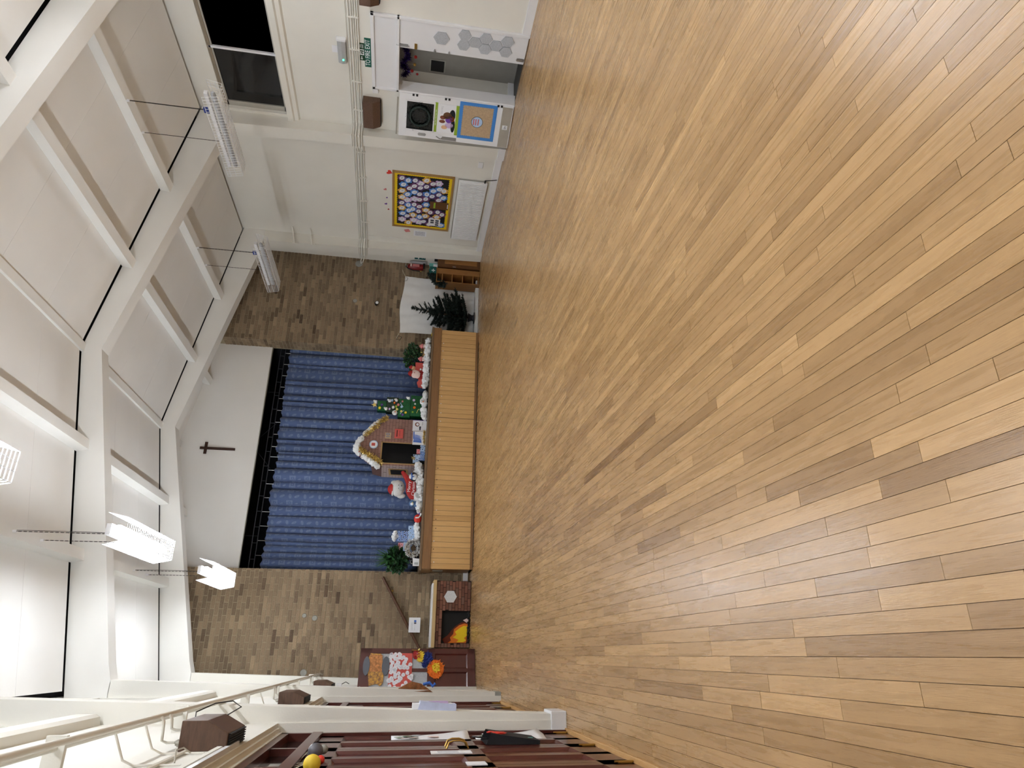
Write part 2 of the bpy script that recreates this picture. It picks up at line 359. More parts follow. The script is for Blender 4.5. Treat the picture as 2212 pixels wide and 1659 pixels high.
for i, h in enumerate(winL):
    k += 1; window(k, -.53, -1, h, [h[1]-1.15, h[1]-2.3], 'high dark night window in the white wall, '+['above the back of the hall', 'beside the camera', 'above the big brown heater', 'above the second brown heater'][i])
    s_ = MB().prism([(XW, 3.40), (-.415, 3.41), (-.395, 3.44), (-.395, 3.56), (XW, 3.58)], h[0]-.02, h[1]+.02).build('trim_%d' % (k+1), 'wall_white', None)
    tag(s_, 'white window ledge over the '+['rearmost', 'second', 'near', 'farther'][i]+' bay of mahogany doors', 'ledge', kind='structure')
# ------------------------------------------------------------------ far wall: brick piers
wf = MB()
for (x0, x1) in ((-.6, 1.48), (6.17, 8.45)):
    wf.prism([(x0+(.007 if x0 > 0 else 0), 0), (x1-(.007 if x0 < 0 else 0), 0), (x1-(.007 if x0 < 0 else 0), zc(x1)+.05), (x0+(.007 if x0 > 0 else 0), zc(x0)+.05)], 13.278, 13.70)
wfar = tag(wf.build('wall_far', 'mortar', None), 'brown brick end wall either side of the stage opening', 'wall', kind='structure')
rb = random.Random(5); bricks = []
BL, BH, BP = .213, .0645, .0755
def courses(x0, x1, face):
    z = .004; j = 0
    while z+BH < 5.4:
        x = x0-(.112 if j % 2 else 0)
        while x < x1:
            a, b = max(x, x0), min(x+BL, x1)
            if b-a > .03:
                top = min(zc(a), zc(b)) if face == 'f' else zc(6.17)
                if z+BH < top+.03: bricks.append((face, a, b, z, min(.95, max(.08, rb.gauss(.5, .16)+(.22 if rb.random() < .06 else 0)))))
            x += BL+.0115
        z += BP; j += 1
courses(-.47, 1.48, 'f'); courses(6.17, 8.38, 'f'); courses(13.27, 13.65, 'r'); courses(13.27, 13.65, 'l')
def bsz(i):
    b = bricks[i]
    if b[0] == 'l': return 0
    return (b[2]-b[1])*(1 if b[0] == 'f' and b[1] < 2 else .8 if b[0] == 'f' else .3)*(1.2-abs(b[3]-1.4)*.1)
ob = sorted(range(len(bricks)), key=lambda i: -bsz(i)); nb = set(ob[:300]); rest = MB(); cache = {}
for i, (fc, a, b, z, t) in enumerate(bricks):
    p = rb.uniform(-.0025, .0025)
    if fc == 'f': arg = (a, b, 13.27+p, 13.30, z, z+BH)
    elif fc == 'r': arg = (6.17+p, 6.20, a, b, z, z+BH)
    else: arg = (1.45, 1.48+p, a, b, z, z+BH)
    if i in nb:
        q = round(t*14)/14; key = (round(b-a, 3), q)
        if key not in cache: cache[key] = MB().box(0, b-a, 0, .03, 0, BH, q).mesh('brick')
        o = link('brick', cache[key], 'brick', wfar); o.location = (a, 13.27+p, z)
    else: rest.box(*arg, t)
tag(rest.build('bricks', 'brick', wfar), kind='stuff')
for (x, z, r_, mt) in ((.62, 2.83, .05, 'patch_grey'), (.66, 3.02, .04, 'patch_grey'), (7.28, 2.72, .05, 'patch_grey'), (8.24, 2.72, .085, 'patch_grey'), (-.3, 2.92, .06, 'patch_grey')):
    MB().lathe((0, 0, 0), [(r_, 0), (r_*.9, .006)], 10).build('mortar_patch', mt, wfar).matrix_local = Matrix.Translation((x, 13.268, z)) @ Matrix.Rotation(R(90), 4, 'X')
# white gable panel over the stage, stage recess behind
hd = MB().prism([(1.40, 4.39), (6.19, 4.39), (6.19, zc(6.19)+.1), (3.9, 5.99), (1.40, zc(1.4)+.1)], 13.65, 13.72).build('wall_gable', 'ceiling', None)
tag(hd, 'plain white gable panel over the stage opening', 'wall', kind='structure')
bx('lower_edge', 'alu', hd, 1.40, 6.19, 13.64, 13.72, 4.375, 4.39)
sv = MB().box(1.2, 6.4, 16.2, 16.3, 0, 6).box(1.1, 1.2, 13.72, 16.3, 0, 6).box(6.4, 6.5, 13.72, 16.3, 0, 6).box(1.1, 6.5, 13.72, 16.3, 5.95, 6.05).build('wall_stage', 'stage_void', None)
tag(sv, 'dark walls of the stage recess behind the blue curtain', 'wall', kind='structure')
# ================================================================== CEILING
cl = MB()
for a, b in ((-.7, 3.9), (3.9, 8.6)):
    cl.prism([(a, zc(a)+.16), (b, zc(b)+.16), (b, zc(b)+.22), (a, zc(a)+.22)], -5.2, 14.0)
ceil = tag(cl.build('ceiling', 'dark_gap', None), 'white boarded gable ceiling between the portal frames', 'ceiling', kind='structure')
strips = [(-.40, 1.1), (1.1, 2.5), (2.5, 3.9), (3.9, 5.3), (5.3, 6.7), (6.7, 8.30)]
ybays = [(FR[i]+FT, FR[i+1]) for i in range(5)]+[(FR[5]+FT, 13.65)]
for bi, (a, b) in enumerate(ybays):
    n = 3 if bi < 5 else 1; a2, b2 = a+.012, b-(.05 if bi < 5 else 0)
    for (x0, x1) in strips:
        for j in range(n):
            ya, yb = a2+(b2-a2)*j/n+.0015, a2+(b2-a2)*(j+1)/n-.0015; xa, xb = x0+.001, x1-.001
            MB().prism([(xa, zc(xa)), (xb, zc(xb)), (xb, zc(xb)+.02), (xa, zc(xa)+.02)], ya, yb).build('ceiling_panel', 'ceiling', ceil)
    for x in (1.1, 2.5, 5.3, 6.7):
        s_ = 1 if x < 3.9 else -1; t_ = math.atan(.185)*(-1 if s_ < 0 else 1)
        c_, sn = math.cos(t_), math.sin(t_); P = lambda u, v: (x+u*c_-v*sn, zc(x)+u*sn+v*c_)
        MB().prism([P(-.07, 0), P(.07, 0), P(.07, -.15), P(-.07, -.15)], a, b).build('purlin', 'beam_white', ceil)
    MB().prism([(3.84, 5.882), (3.96, 5.882), (3.96, 5.84), (3.84, 5.84)], a, b).build('ridge_board', 'beam_white', ceil)
# ================================================================== PORTAL FRAMES
flab = ['behind everything at the back of the hall', 'second frame behind the camera', 'overhead just behind the camera', 'nearest one, crossing the top corner', 'middle one over the doors', 'farthest one in front of the brick wall']
for i, y in enumerate(FR):
    t = thing('trim_%d' % (20+i), 'white tapered portal frame with columns and rafters, '+flab[i], 'frame', (3.9, y, 0), kind='structure')
    MB().prism([(3.9, 5.885), (8.40, zc(8.40)), (8.40, 4.66), (8.12, 4.66), (7.8, 4.71), (3.9, 5.63)], y, y+FT).build('rafter', 'beam_white', t)
    MB().prism([(3.9, 5.885), (3.9, 5.63), (-.10, 4.665), (-.30, 4.60), (-.56, 4.60), (-.56, zc(-.56))], y, y+FT).build('rafter', 'beam_white', t)
    MB().prism([(-.6, 0), (-.43, 0), (-.283, 4.605), (-.6, 4.605)], y, y+FT).build('column', 'wall_white', t)
    MB().prism([(8.45, 0), (8.26, 0), (8.12, 4.665), (8.45, 4.665)], y+.01, y+FT+.03).build('column', 'cream', t)
    if i == 4:
        bx('column_base', 'patch_grey', t, -.6, -.425, y-.006, y+FT, 0, .075)
    else:
        bx('column_base', 'gloss_white', t, -.58, -.405, y-.022, y+FT+.02, 0, .125, bevel=.006)
# ================================================================== SKIRTING
tag(MB().box(8.36, 8.38, 8.2, 9.09, 0, .125).box(8.24, 8.26, 9.075, 9.37, 0, .125).box(8.36, 8.38, 9.35, 12.49, 0, .125).box(8.36, 8.38, -5, 6.83, 0, .125).build('baseboard_right', 'gloss_white', None, bevel=.004), 'white skirting board along the cream wall', 'skirting', kind='structure')
tag(MB().box(1.20, 1.52, 13.235, 13.27, .03, .125).build('baseboard_far', 'gloss_white', None, bevel=.004), 'short white skirting piece between fireplace prop and stage', 'skirting', kind='structure')
# ================================================================== MAHOGANY FOLDING DOORS, left bays
def panel(p, y0, y1, z0, z1, xf):
    """sunk panel with a raised bevelled field"""
    mb = MB(); a = .022; o = [(y0, z0), (y1, z0), (y1, z1), (y0, z1)]; q = [(y0+a, z0+a), (y1-a, z0+a), (y1-a, z1-a), (y0+a, z1-a)]
    vs = [(xf, *v) for v in o]+[(xf-.018, *v) for v in q]; fs = [(i, (i+1) % 4, (i+1) % 4+4, i+4) for i in range(4)]+[(4, 5, 6, 7)]
    mb.add(vs, fs); mb.build('panel', 'mahogany', p)
def folding(n, y0, y1, label, detail=True):
    t = thing('door_%d' % n, label, 'door', (-.58, (y0+y1)/2, 0), kind='structure'); xf = -.555
    MB().box(-.62, -.535, y0, y0+.05, .0, 2.15).box(-.62, -.535, y1-.05, y1, .0, 2.15).box(-.62, -.535, y0, y1, 2.10, 2.15).box(-.62, -.53, y0, y1, 1.86, 1.93).build('door_frame', 'mahogany', t)
    MB().prism([(-.62, 2.15), (-.53, 2.15), (-.53, 2.172), (-.50, 2.172), (-.50, 2.189), (-.62, 2.189)], y0, y1).build('lintel', 'cream', t)
    nl = 4; wl_ = (y1-y0-.1)/nl
    for j in range(nl):
        a, b = y0+.05+j*wl_, y0+.05+(j+1)*wl_
        lf = MB(); S_ = .085; mid = (a+b)/2
        for (c0, c1) in ((a+.004, a+S_), (mid-.045, mid+.045), (b-S_, b-.004)): lf.box(-.6, xf, c0, c1, .02, 1.855)
        for (z0, z1) in ((.02, .2), (.80, .93), (1.70, 1.855)): lf.box(-.6, xf, a+.004, b-.004, z0, z1)
        leaf = lf.build('leaf', 'mahogany', t)
        for (c0, c1) in ((a+S_, mid-.045), (mid+.045, b-S_)):
            panel(leaf, c0, c1, .2, .80, xf); panel(leaf, c0, c1, .93, 1.70, xf)
        bx('transom_pane', 'pane', t, -.6, -.585, a+.03, b-.03, 1.93, 2.10)
        bx('transom_bar', 'mahogany', t, -.61, -.545, a-.022 if j else a, a+.022 if j else a+.01, 1.93, 2.10)
        if detail:
            yh = b-.06 if j % 2 == 0 else a+.06
            for yy in ([yh] if j else [yh]):
                MB().tube([(xf, yy, .87), (xf+.035, yy, .885), (xf+.045, yy, .92), (xf+.045, yy, .965), (xf+.035, yy, .995), (xf, yy, 1.01)], .006, 8).build('pull_handle', 'brass', leaf)
            MB().tube([(xf+.008, b-.045, .02), (xf+.008, b-.045, .13)], .006, 8).box(xf, xf+.006, b-.058, b-.032, .03, .11).build('floor_bolt', 'brass', leaf)
folding(1, *[bays[2][0]+.01, bays[2][1]-.01], 'run of mahogany panelled folding doors with brass handles in the near bay')
folding(2, *[bays[3][0]+.01, bays[3][1]-.01], 'run of mahogany panelled folding doors between the two white columns')
folding(3, *[bays[1][0]+.01, bays[1][1]-.01], 'run of mahogany panelled folding doors beside the camera', False)
folding(4, *[bays[0][0]+.01, bays[0][1]-.01], 'run of mahogany panelled folding doors at the back of the hall', False)
# ================================================================== HANGING LAMPS
rl = random.Random(3)
def lamp(x, y0, lit, label, zt=4.20):
    L_ = 1.5; y1 = y0+L_; zb = zt-.18; t = thing('caged_fluorescent_light', label, 'light', (x, (y0+y1)/2, zt), group='caged fluorescent lights hung from the ceiling')
    W = lambda x_: zc(x_)-.155
    bx('housing', 'gloss_white', t, x-(.055 if lit else .028), x+(.055 if lit else .028), y0+.06, y1-.06, zt-.012, zt+.035)  # widened on lit lamps to block light going up to the ceiling
    d = MB().tube([(x, y0+.05, zt-.075), (x, y0+.08, zt-.075), (x, y1-.08, zt-.075), (x, y1-.05, zt-.075)], [.02, .045, .045, .02] if lit else [.018, .031, .031, .018], 14)
    d.build('diffuser_tube', 'lit' if lit else 'tube_off', t)
    g = MB(); r = .0036; wt, wb_ = .155, .11
    n = 30
    for i in range(n+1):
        y = y0+(y1-y0)*i/n; P = [(x-wt, y, zt+.02), (x-wb_, y, zb), (x+wb_, y, zb), (x+wt, y, zt+.02)]
        for a, b in zip(P, P[1:]): g.tube([a, b], r, 4, False)
    for (u, v) in [(-wt, zt+.02), (wt, zt+.02), (-wb_, zb), (wb_, zb), (-.035, zb), (.035, zb), (-(wt+wb_)/2, (zt+zb)/2), ((wt+wb_)/2, (zt+zb)/2), (-wt*.93, zt-.02), (wt*.93, zt-.02)]:
        g.tube([(x+u, y0, v), (x+u, y1, v)], r, 4, False)
    g.build('wire_guard', 'wire_white', t)
    for k, yy in enumerate((y0+.38, y0+.95)):
        p = []; n2 = 40
        c = MB()
        for j in range(n2):
            za = zt+.035+(W(x)-zt-.035)*j/n2; zb2 = zt+.035+(W(x)-zt-.035)*(j+1)/n2; h_ = .004
            if j % 2: c.box(x-h_, x+h_, yy-.0014, yy+.0014, za-.003, zb2+.003)
            else: c.box(x-.0014, x+.0014, yy-h_, yy+h_, za-.003, zb2+.003)
        c.build('chain', 'cable_dark', t)
        bx('eye_hook', 'gloss_white', t, x-.012, x+.012, yy-.012, yy+.012, W(x)-.03, W(x)+.01)
    bx('plug_connector', 'blue_plug', t, x-.02, x+.02, y0+.34, y0+.42, zt+.04, zt+.11, bevel=.006)
    MB().tube([(x+.01, y0+.38, zt+.1), (x+.013, y0+.385, (zt+W(x))/2), (x+.01, y0+.38, W(x)-.01)], .003, 6).build('flex', 'cable_dark', t)
lamp(1.13, 7.02, True, 'lit caged tube light over the middle of the hall, largest fully visible glowing one')
lamp(1.13, 10.38, True, 'lit caged tube light nearest the stage, in front of the brick wall')
lamp(1.18, 3.40, True, 'lit caged tube light cut by the top of the picture')
lamp(6.62, 6.86, False, 'unlit caged tube light hanging beside the dark window')
lamp(6.62, 10.24, False, 'unlit caged tube light nearest the brick wall')
lamp(6.62, 3.45, True, 'lit caged tube light on the window side, just outside the view')
lamp(1.15, -.1, True, 'unseen caged tube light added above the camera on the door side'); lamp(6.62, -.1, True, 'unseen caged tube light added level with the camera on the window side')  # unseen lamps added to complete the hall lighting
lamp(1.15, -3.6, True, 'unseen caged tube light added at the back on the door side'); lamp(6.62, -3.6, True, 'unseen caged tube light added at the back on the window side')  # rear pair likewise added for the light they give
# ================================================================== FAN HEATERS
def heater(xw, side, y0, y1, z0, z1, label, dep=.14, cable=False):
    """xw wall plane, side = direction into the room"""
    t = thing('fan_heater', label, 'heater', (xw, (y0+y1)/2, z0), group='wood-effect wall heaters'); X = lambda d: xw+side*d
    pr = [(X(0), z0), (X(0), z1), (X(dep), z1), (X(dep), z0+.115), (X(dep*.58), z0)]
    b = MB().prism(pr if side > 0 else pr[::-1], y0, y1).build('casing', 'heater_wood', t, bevel=.004)
    for k in range(6):
        a = z0-.004; u = .012+k*dep*.085; bx('grille_slat', 'black', t, X(u), X(u+.006), y0+.02, y1-.02, z0-.012, z0-.001)
    bx('grille', 'black', t, X(.004), X(dep*.56), y0+.015, y1-.015, z0-.004, z0+.002)
    for k, yy in enumerate((y0+.06, y0+.16) if side > 0 else ()):
        xx = X(.035+.05*k)
        MB().tube([(xx, yy, z1-.005), (xx, yy, z1+.03)], .013, 8).tube([(xx, yy, z1+.01), (xx, yy, z1+.022)], .018, 8).build('valve', 'alu', t)
    if cable:
        P = [(X(.13), y0+.30, z1+.01), (X(.16), y0+.38, z1+.03), (X(.20), y0+.46, z1-.05), (X(.21), y0+.5, z1-.14), (X(.18), y0+.46, z1-.2), (X(.13), y1-.02, z0+.12)]
        MB().tube(P, .004, 6).build('cable', 'cable_dark', t)
heater(XW, 1, 4.12, 4.56, 2.22, 2.46, 'large brown wood-effect heater on the white wall, nearest the camera', .145, True)
heater(XW, 1, 7.70, 8.22, 2.245, 2.50, 'brown wood-effect heater beyond the first white column', .115)
heater(XW, 1, 11.0, 11.6, 2.24, 2.50, 'small far brown wood-effect heater near the brick wall', .11)
heater(8.38, -1, 8.40, 8.97, 2.18, 2.455, 'brown wood-effect heater above the open white door leaf', .14)
heater(8.38, -1, 6.10, 6.66, 2.165, 2.43, 'brown wood-effect heater cut off at the picture edge', .14)
# ================================================================== PIPES
def pipe_run(name, label, paths, r, m_, clips=()):
    t = thing(name, label, 'pipe', paths[0][0])
    for p in paths: MB().tube(p, r, 8).build('pipe', m_, t)
    for c in clips: bx('clip', m_, t, *c)
t = thing('heating_pipe', 'pair of cream heating pipes running along the white wall over the heaters', 'pipe', (-.3, 4, 2.6))
MB().tube([(-.305, -4.9, 2.585), (-.305, 12.9, 2.585), (-.33, 13.2, 2.585)], .0135, 10).build('flow_pipe', 'cream', t)
MB().tube([(-.335, -4.9, 2.632), (-.335, 12.9, 2.632), (-.35, 13.2, 2.632)], .010, 10).build('return_pipe', 'cream', t)
for yy in (3.1, 4.75, 6.7, 8.4, 10.2, 11.9): bx('bracket', 'cream', t, -.44, -.29, yy-.012, yy+.012, 2.60, 2.672)
for (yy, x1) in ((4.16, -.43), (4.30, -.385), (7.76, -.43), (7.86, -.385), (11.06, -.43), (11.16, -.385)):
    z1 = 2.49 if yy < 5 else 2.53
    MB().tube([(-.305, yy-.02, 2.57), (-.33, yy-.02, 2.555), (x1+.01, yy-.01, 2.552), (x1, yy, 2.53), (x1, yy, z1)], .0075, 8).build('branch_pipe', 'cream', t)
for yy in (3.6, 4.0, 7.2):
    MB().tube([(-.335, yy, 2.6), (-.44, yy, 2.55), (-.462, yy, 2.5), (-.462, yy, 2.3)], .0055, 6).build('drop_pipe', 'cream', t)
t = thing('wall_pipes', 'bundle of thin cream pipes and cables running along the window wall', 'pipe', (8.36, 9, 2.5))
for k, (z, r) in enumerate(((2.478, .011), (2.508, .012), (2.54, .011), (2.57, .013), (2.608, .010), (2.648, .006))):
    e = .006*math.sin(k*2.1); d = .018
    P = [(8.38-d, -4.9, z-.01), (8.38-d, 6.9, z), (8.38-d, 9.0, z+.012+e), (8.175-d, 9.07, z+.014+e), (8.175-d, 9.37, z+.014+e), (8.38-d, 9.46, z+.016+e), (8.38-d, 12.40, z+.05+e), (8.175-d, 12.47, z+.05+e), (8.175-d, 12.76, z+.05+e)]
    if k < 2: P += [(8.33, 12.85, z+.07), (8.33, 13.15, z+.13+.02*k), (8.30, 13.2, z+.15+.02*k), (8.27-.03*k, 13.25, z+.16)]
    else: P += [(8.36, 12.85, z+.05), (8.36, 13.2, z+.06)]
    MB().tube(P, r, 8).build('pipe', 'cream', t)
for yy in (6.95, 7.5, 8.1, 8.7, 9.7, 10.4, 11.1, 11.8): bx('pipe_clip', 'cream', t, 8.335, 8.38, yy-.008, yy+.008, 2.465, 2.625)
t = thing('conduit', 'thin cream conduit dropping down the corner beside the noticeboard', 'pipe', (8.37, 12.6, .1))
MB().tube([(8.37, 12.30, 2.49), (8.37, 12.33, 1.2), (8.37, 12.35, .14)], .008, 6).build('pipe', 'cream', t)
bx('clip', 'cream', t, 8.355, 8.38, 12.30, 12.34, 1.66, 1.68); bx('clip', 'cream', t, 8.355, 8.38, 12.32, 12.36, .62, .64)
t = thing('cable_trunking', 'cream cable trunking boxes on the corner strip above the fire extinguisher', 'trunking', (8.3, 12.9, 1.2))
bx('trunking', 'cream', t, 8.35, 8.38, 12.76, 12.84, 1.35, 2.5); bx('cover', 'gloss_white', t, 8.345, 8.38, 12.74, 12.86, 1.9, 2.35); bx('switch_box', 'gloss_white', t, 8.35, 8.38, 12.78, 12.9, 1.60, 1.72)
t = thing('wall_bracket', 'two cream bracket arms high on the column by the brick wall', 'bracket', (8.1, 12.5, 4.0))
for z in (4.02, 3.66):
    MB().tube([(8.37, 12.25, z+.05), (8.20, 12.38, z+.02), (8.12, 12.46, z)], .014, 6).build('arm', 'cream', t); bx('plate', 'cream', t, 8.1, 8.15, 12.46, 12.486, z-.07, z+.05)
# ================================================================== RIGHT WALL DOOR with corridor
d = thing('door_5', 'white double door, one leaf shut and one folded open', 'door', (8.4, 7.5, 0), kind='structure')
MB().box(8.345, 8.56, 6.83, 6.875, 0, 2.30).box(8.345, 8.56, 8.155, 8.20, 0, 2.30).box(8.345, 8.56, 6.83, 8.20, 2.25, 2.30).box(8.345, 8.56, 6.83, 8.20, 1.885, 1.925).build('door_frame', 'gloss_white', d, bevel=.006)
bx('over_panel', 'door_white', d, 8.375, 8.40, 6.875, 8.155, 1.925, 2.25)
MB().prism([(6.875, 1.925), (8.155, 1.925), (8.155, 2.25), (6.875, 2.25)], 8.372, 8.375, 'x').build('over_panel_bead', 'door_white', d)
lf = bx('leaf', 'door_white', d, 8.365, 8.405, 6.88, 7.355, .012, 1.88, bevel=.003)
for z in (1.68, 1.12, .27): bx('hinge', 'gloss_white', lf, 8.357, 8.366, 6.876, 6.892, z-.05, z+.05)
MB().box(8.352, 8.365, 7.285, 7.325, 1.76, 1.90).tube([(8.35, 7.305, 1.74), (8.35, 7.305, 1.93)], .007, 6).build('slide_bolt', 'steel', lf)
MB().box(8.352, 8.365, 7.25, 7.30, .02, .13).tube([(8.35, 7.275, .012), (8.35, 7.275, .14)], .007, 6).build('slide_bolt', 'steel', lf)
bx('lock_case', 'brass', lf, 8.355, 8.366, 7.255, 7.345, 1.625, 1.665)
MB().tube([(8.365, 7.31, 1.365), (8.335, 7.31, 1.365), (8.335, 7.32, 1.345)], .008, 8).tube([(8.365, 7.315, 1.15), (8.335, 7.315, 1.15)], .008, 8).ball((8.335, 7.31, 1.365), .016, 10, 6).ball((8.335, 7.315, 1.15), .016, 10, 6).build('pull_stub', 'steel', lf)
# open leaf, hinged at (8.34, 8.185), swung back toward the far end
op = thing('door_6', 'open white door leaf with small window, poster and blue bordered board', 'door', (8.335, 8.185, 0), math.atan2(.70, -.222)-math.pi/2, kind='structure')
# local: +y along the leaf, -x is the face to the hall
def ol(name, m_, *a, bevel=0.): return bx(name, m_, op, *a, world=False, bevel=bevel)
MB().box(0, .04, 0, .742, .012, .0+.2).box(0, .04, 0, .742, 1.755, 1.87).box(0, .04, 0, .112, .2, 1.755).box(0, .04, .612, .742, .2, 1.755).box(0, .04, .112, .612, .2, 1.30).build('leaf', 'door_white', op, world=False)
MB().box(-.006, .0, .10, .125, 1.285, 1.765).box(-.006, 0, .60, .625, 1.285, 1.765).box(-.006, 0, .1, .625, 1.285, 1.31).box(-.006, 0, .1, .625, 1.745, 1.77).build('glazing_bead', 'door_white', op, world=False)
ol('glass', 'pane', .015, .022, .112, .612, 1.30, 1.755)
for z in (1.62, 1.10, .24):
    MB().box(-.008, .002, -.004, .03, z-.045, z-.012).box(-.008, .002, -.004, .03, z+.012, z+.045).build('hinge', 'black', op, world=False)
ol('kick_plate', 'alu', -.004, 0, .02, .735, .025, .19)
ol('in_plate', 'white', -.006, -.004, .335, .41, .07, .155)
text('in', .075, 'print_dark', None, (-.0065, .372, .112), ROT_XR, 'lettering').parent = op
ol('push_plate', 'steel', -.004, 0, .672, .732, .90, 1.14)
MB().tube([(0, .70, 1.14), (-.04, .70, 1.15), (-.045, .69, 1.19), (-.045, .66, 1.24)], .009, 8).build('lever', 'steel', op, world=False)
MB().prism([(.655, 1.425), (.675, 1.41), (.70, 1.425), (.70, 1.535), (.675, 1.55), (.655, 1.535)], -.012, 0, 'x').build('lock_plate', 'steel', op, world=False)
MB().tube([(-.005, .08, 1.895), (-.02, .4, 1.90), (-.005, .72, 1.905)], .011, 8).build('closer_arm', 'alu', op, world=False)
# corridor beyond
cr = MB().box(8.97, 9.05, 6.5, 8.39, 0, 2.5).box(8.56, 9.05, 6.42, 6.5, 0, 2.5).box(8.56, 9.05, 6.42, 8.39, 2.44, 2.5)
tag(cr.build('wall_corridor', 'grey_corridor', None), 'grey lobby wall seen through the open white door', 'wall', kind='structure')
tag(MB().box(8.5, 8.97, 6.5, 8.31, -.02, -.001).build('floor_corridor', 'corridor_floor', None), 'dark lobby floor beyond the white door', 'floor', kind='structure')
tag(bx('wall_lobby', 'cream', None, 8.56, 8.97, 8.31, 8.39, 0, 2.44), 'pale side wall of the lobby just inside the white door', 'wall', kind='structure')
tag(bx('baseboard_lobby', 'gloss_white', None, 8.56, 8.99, 8.29, 8.31, 0, .10), 'white skirting of the lobby inside the white door', 'skirting', kind='structure')
t = thing('serving_hatch', 'small dark hatch in the grey lobby wall', 'hatch', (8.96, 8.1, 1.2))
bx('hatch_frame', 'patch_grey', t, 8.96, 8.97, 8.015, 8.265, 1.165, 1.425); bx('opening', 'black', t, 8.952, 8.962, 8.04, 8.25, 1.19, 1.405)
t = thing('added_lobby_light', 'unseen round lamp added to brighten the lobby beyond the white door', 'light', (8.76, 7.2, 2.40)); MB().lathe((8.76, 7.2, 2.40), [(.11, .0), (.13, .02), (.13, .04)], 18).build('base', 'gloss_white', t); mat('added_lobby_glow', (1, .93, .82, 1), .5, emit=5, var=0); MB().ball((8.76, 7.2, 2.395), (.10, .10, .03), 16, 8).build('globe', 'added_lobby_glow', t)  # unseen lamp added to lift the lobby walls
def tinsel(mb, path, rad, n, ln, rng, wd=.004):
    path = [Vector(p) for p in path]
    for i in range(n):
        u = rng.random()*(len(path)-1); k = int(u); c = path[k].lerp(path[min(k+1, len(path)-1)], u-k)
        d_ = Vector((rng.gauss(0, 1), rng.gauss(0, 1), rng.gauss(0, 1))).normalized(); e = d_.cross(Vector((rng.gauss(0, 1), rng.gauss(0, 1), rng.gauss(0, 1)))).normalized()*wd
        c = c+d_*rad*rng.random()*.5; q = c+d_*ln*rng.uniform(.5, 1)
        mb.add([c-e, c+e, q+e*.6, q-e*.6], [(0, 1, 2, 3)])
    return mb
def garland(name, label, path, rad, n, ln, m_, cat='tinsel', wd=.004, seed=1):
    rg = random.Random(seed); t = thing(name, label, cat, path[0]); MB().tube(path, .004, 5).build('cord', 'cable_dark', t)
    tag(tinsel(MB(), path, rad, n, ln, rg, wd).build('strands', m_, t), kind='stuff'); return t
garland('tinsel_garland', 'dark purple tinsel garland looped in the white doorway', [(8.75, 7.62, 1.86), (8.74, 7.72, 1.80), (8.73, 7.82, 1.755), (8.73, 7.92, 1.82), (8.73, 8.02, 1.85), (8.73, 8.12, 1.76), (8.73, 8.22, 1.84)], .05, 1100, .06, 'violet_tinsel', seed=3)
for k, (y, z, m_, lb) in enumerate(((7.81, 1.652, 'red', 'red bauble hanging in the white doorway, nearest the shut leaf'), (7.96, 1.663, 'brass', 'gold bauble hanging in the white doorway'), (8.09, 1.70, 'red', 'red bauble tucked under the purple tinsel'), (8.14, 1.615, 'red', 'lowest red bauble in the white doorway'))):
    t = thing('bauble', lb, 'bauble', (8.72, y, z), group='baubles in the doorway')
    MB().ball((8.72, y, z), .026 if k != 3 else .02, 12, 8).build('ball', m_, t); MB().tube([(8.72, y, z+.02), (8.72, y, z+.035)], .006, 8).build('cap', 'steel', t)
    MB().tube([(8.72, y, z+.03), (8.72, y+.005, z+.13)], .0012, 4).build('thread', 'steel', t)
# felt hexagons on the shut leaf
def hexa(c, r, x0, x1, ax='x'):
    return MB().prism([(c[0]+r*math.sin(k*math.pi/3), c[1]+r*math.cos(k*math.pi/3)) for k in range(6)], x0, x1, ax)
hx = [(7.09, 1.278, 'single grey felt hexagon on the shut white door leaf, above the cluster'), (6.985, .944, 'grey felt hexagon at the top right of the door cluster'), (7.155, .947, 'grey felt hexagon at the top left of the door cluster'), (7.08, .785, 'grey felt hexagon second row of the door cluster'), (6.99, .632, 'grey felt hexagon on the right in the middle of the door cluster'), (7.17, .628, 'grey felt hexagon on the left in the middle of the door cluster'), (7.085, .470, 'grey felt hexagon fourth row of the door cluster'), (6.99, .312, 'grey felt hexagon at the bottom right of the door cluster'), (7.17, .315, 'grey felt hexagon at the bottom left of the door cluster')]
for y, z, lb in hx: tag(hexa((y, z), .098 if z < 1 else .118, 8.353, 8.365).build('felt_tile', 'felt', None), lb, 'felt tile', 'felt hexagons on the white door')
# things on the open leaf (world positions from its local frame)
LM = Matrix.Translation(op.location) @ Matrix.Rotation(op.rotation_euler[2], 4, 'Z')
def onleaf(name, label, cat): 
    t = thing(name, label, cat, op.location, op.rotation_euler[2]); return t
wr_ = onleaf('wreath', 'dark leafy wreath hung behind the small door window', 'wreath'); rg = random.Random(9); mb = MB()
for i in range(700):
    a = rg.uniform(0, 6.283); r_ = rg.gauss(.165, .035); c = Vector((-.018+rg.uniform(-.012, .012), .362+r_*math.cos(a)*1.05, 1.53+r_*math.sin(a)*.98)); e = Vector((rg.gauss(0, .3), rg.gauss(0, 1), rg.gauss(0, 1))).normalized()*.02; f_ = Vector((.2, e.z, -e.y)).normalized()*.006
    mb.add([c-e, c+f_, c+e, c-f_], [(0, 1, 2, 3)])
tag(mb.build('leaves', 'fir', wr_, world=False), kind='stuff')
MB().tube([(-.012, .362+.165*math.cos(a*.4488), 1.53+.16*math.sin(a*.4488)) for a in range(15)], .02, 6).build('ring', 'fir', wr_, world=False)
po = onleaf('poster', 'white and lime poster with a group of children on the open door leaf', 'poster')
bx('sheet', 'paper', po, -.004, -.001, .10, .60, .905, 1.285, world=False)
bx('lime_band', 'lime', po, -.006, -.004, .085, .60, 1.245, 1.29, world=False); bx('lime_band', 'lime', po, -.006, -.004, .10, .62, .895, .945, world=False)
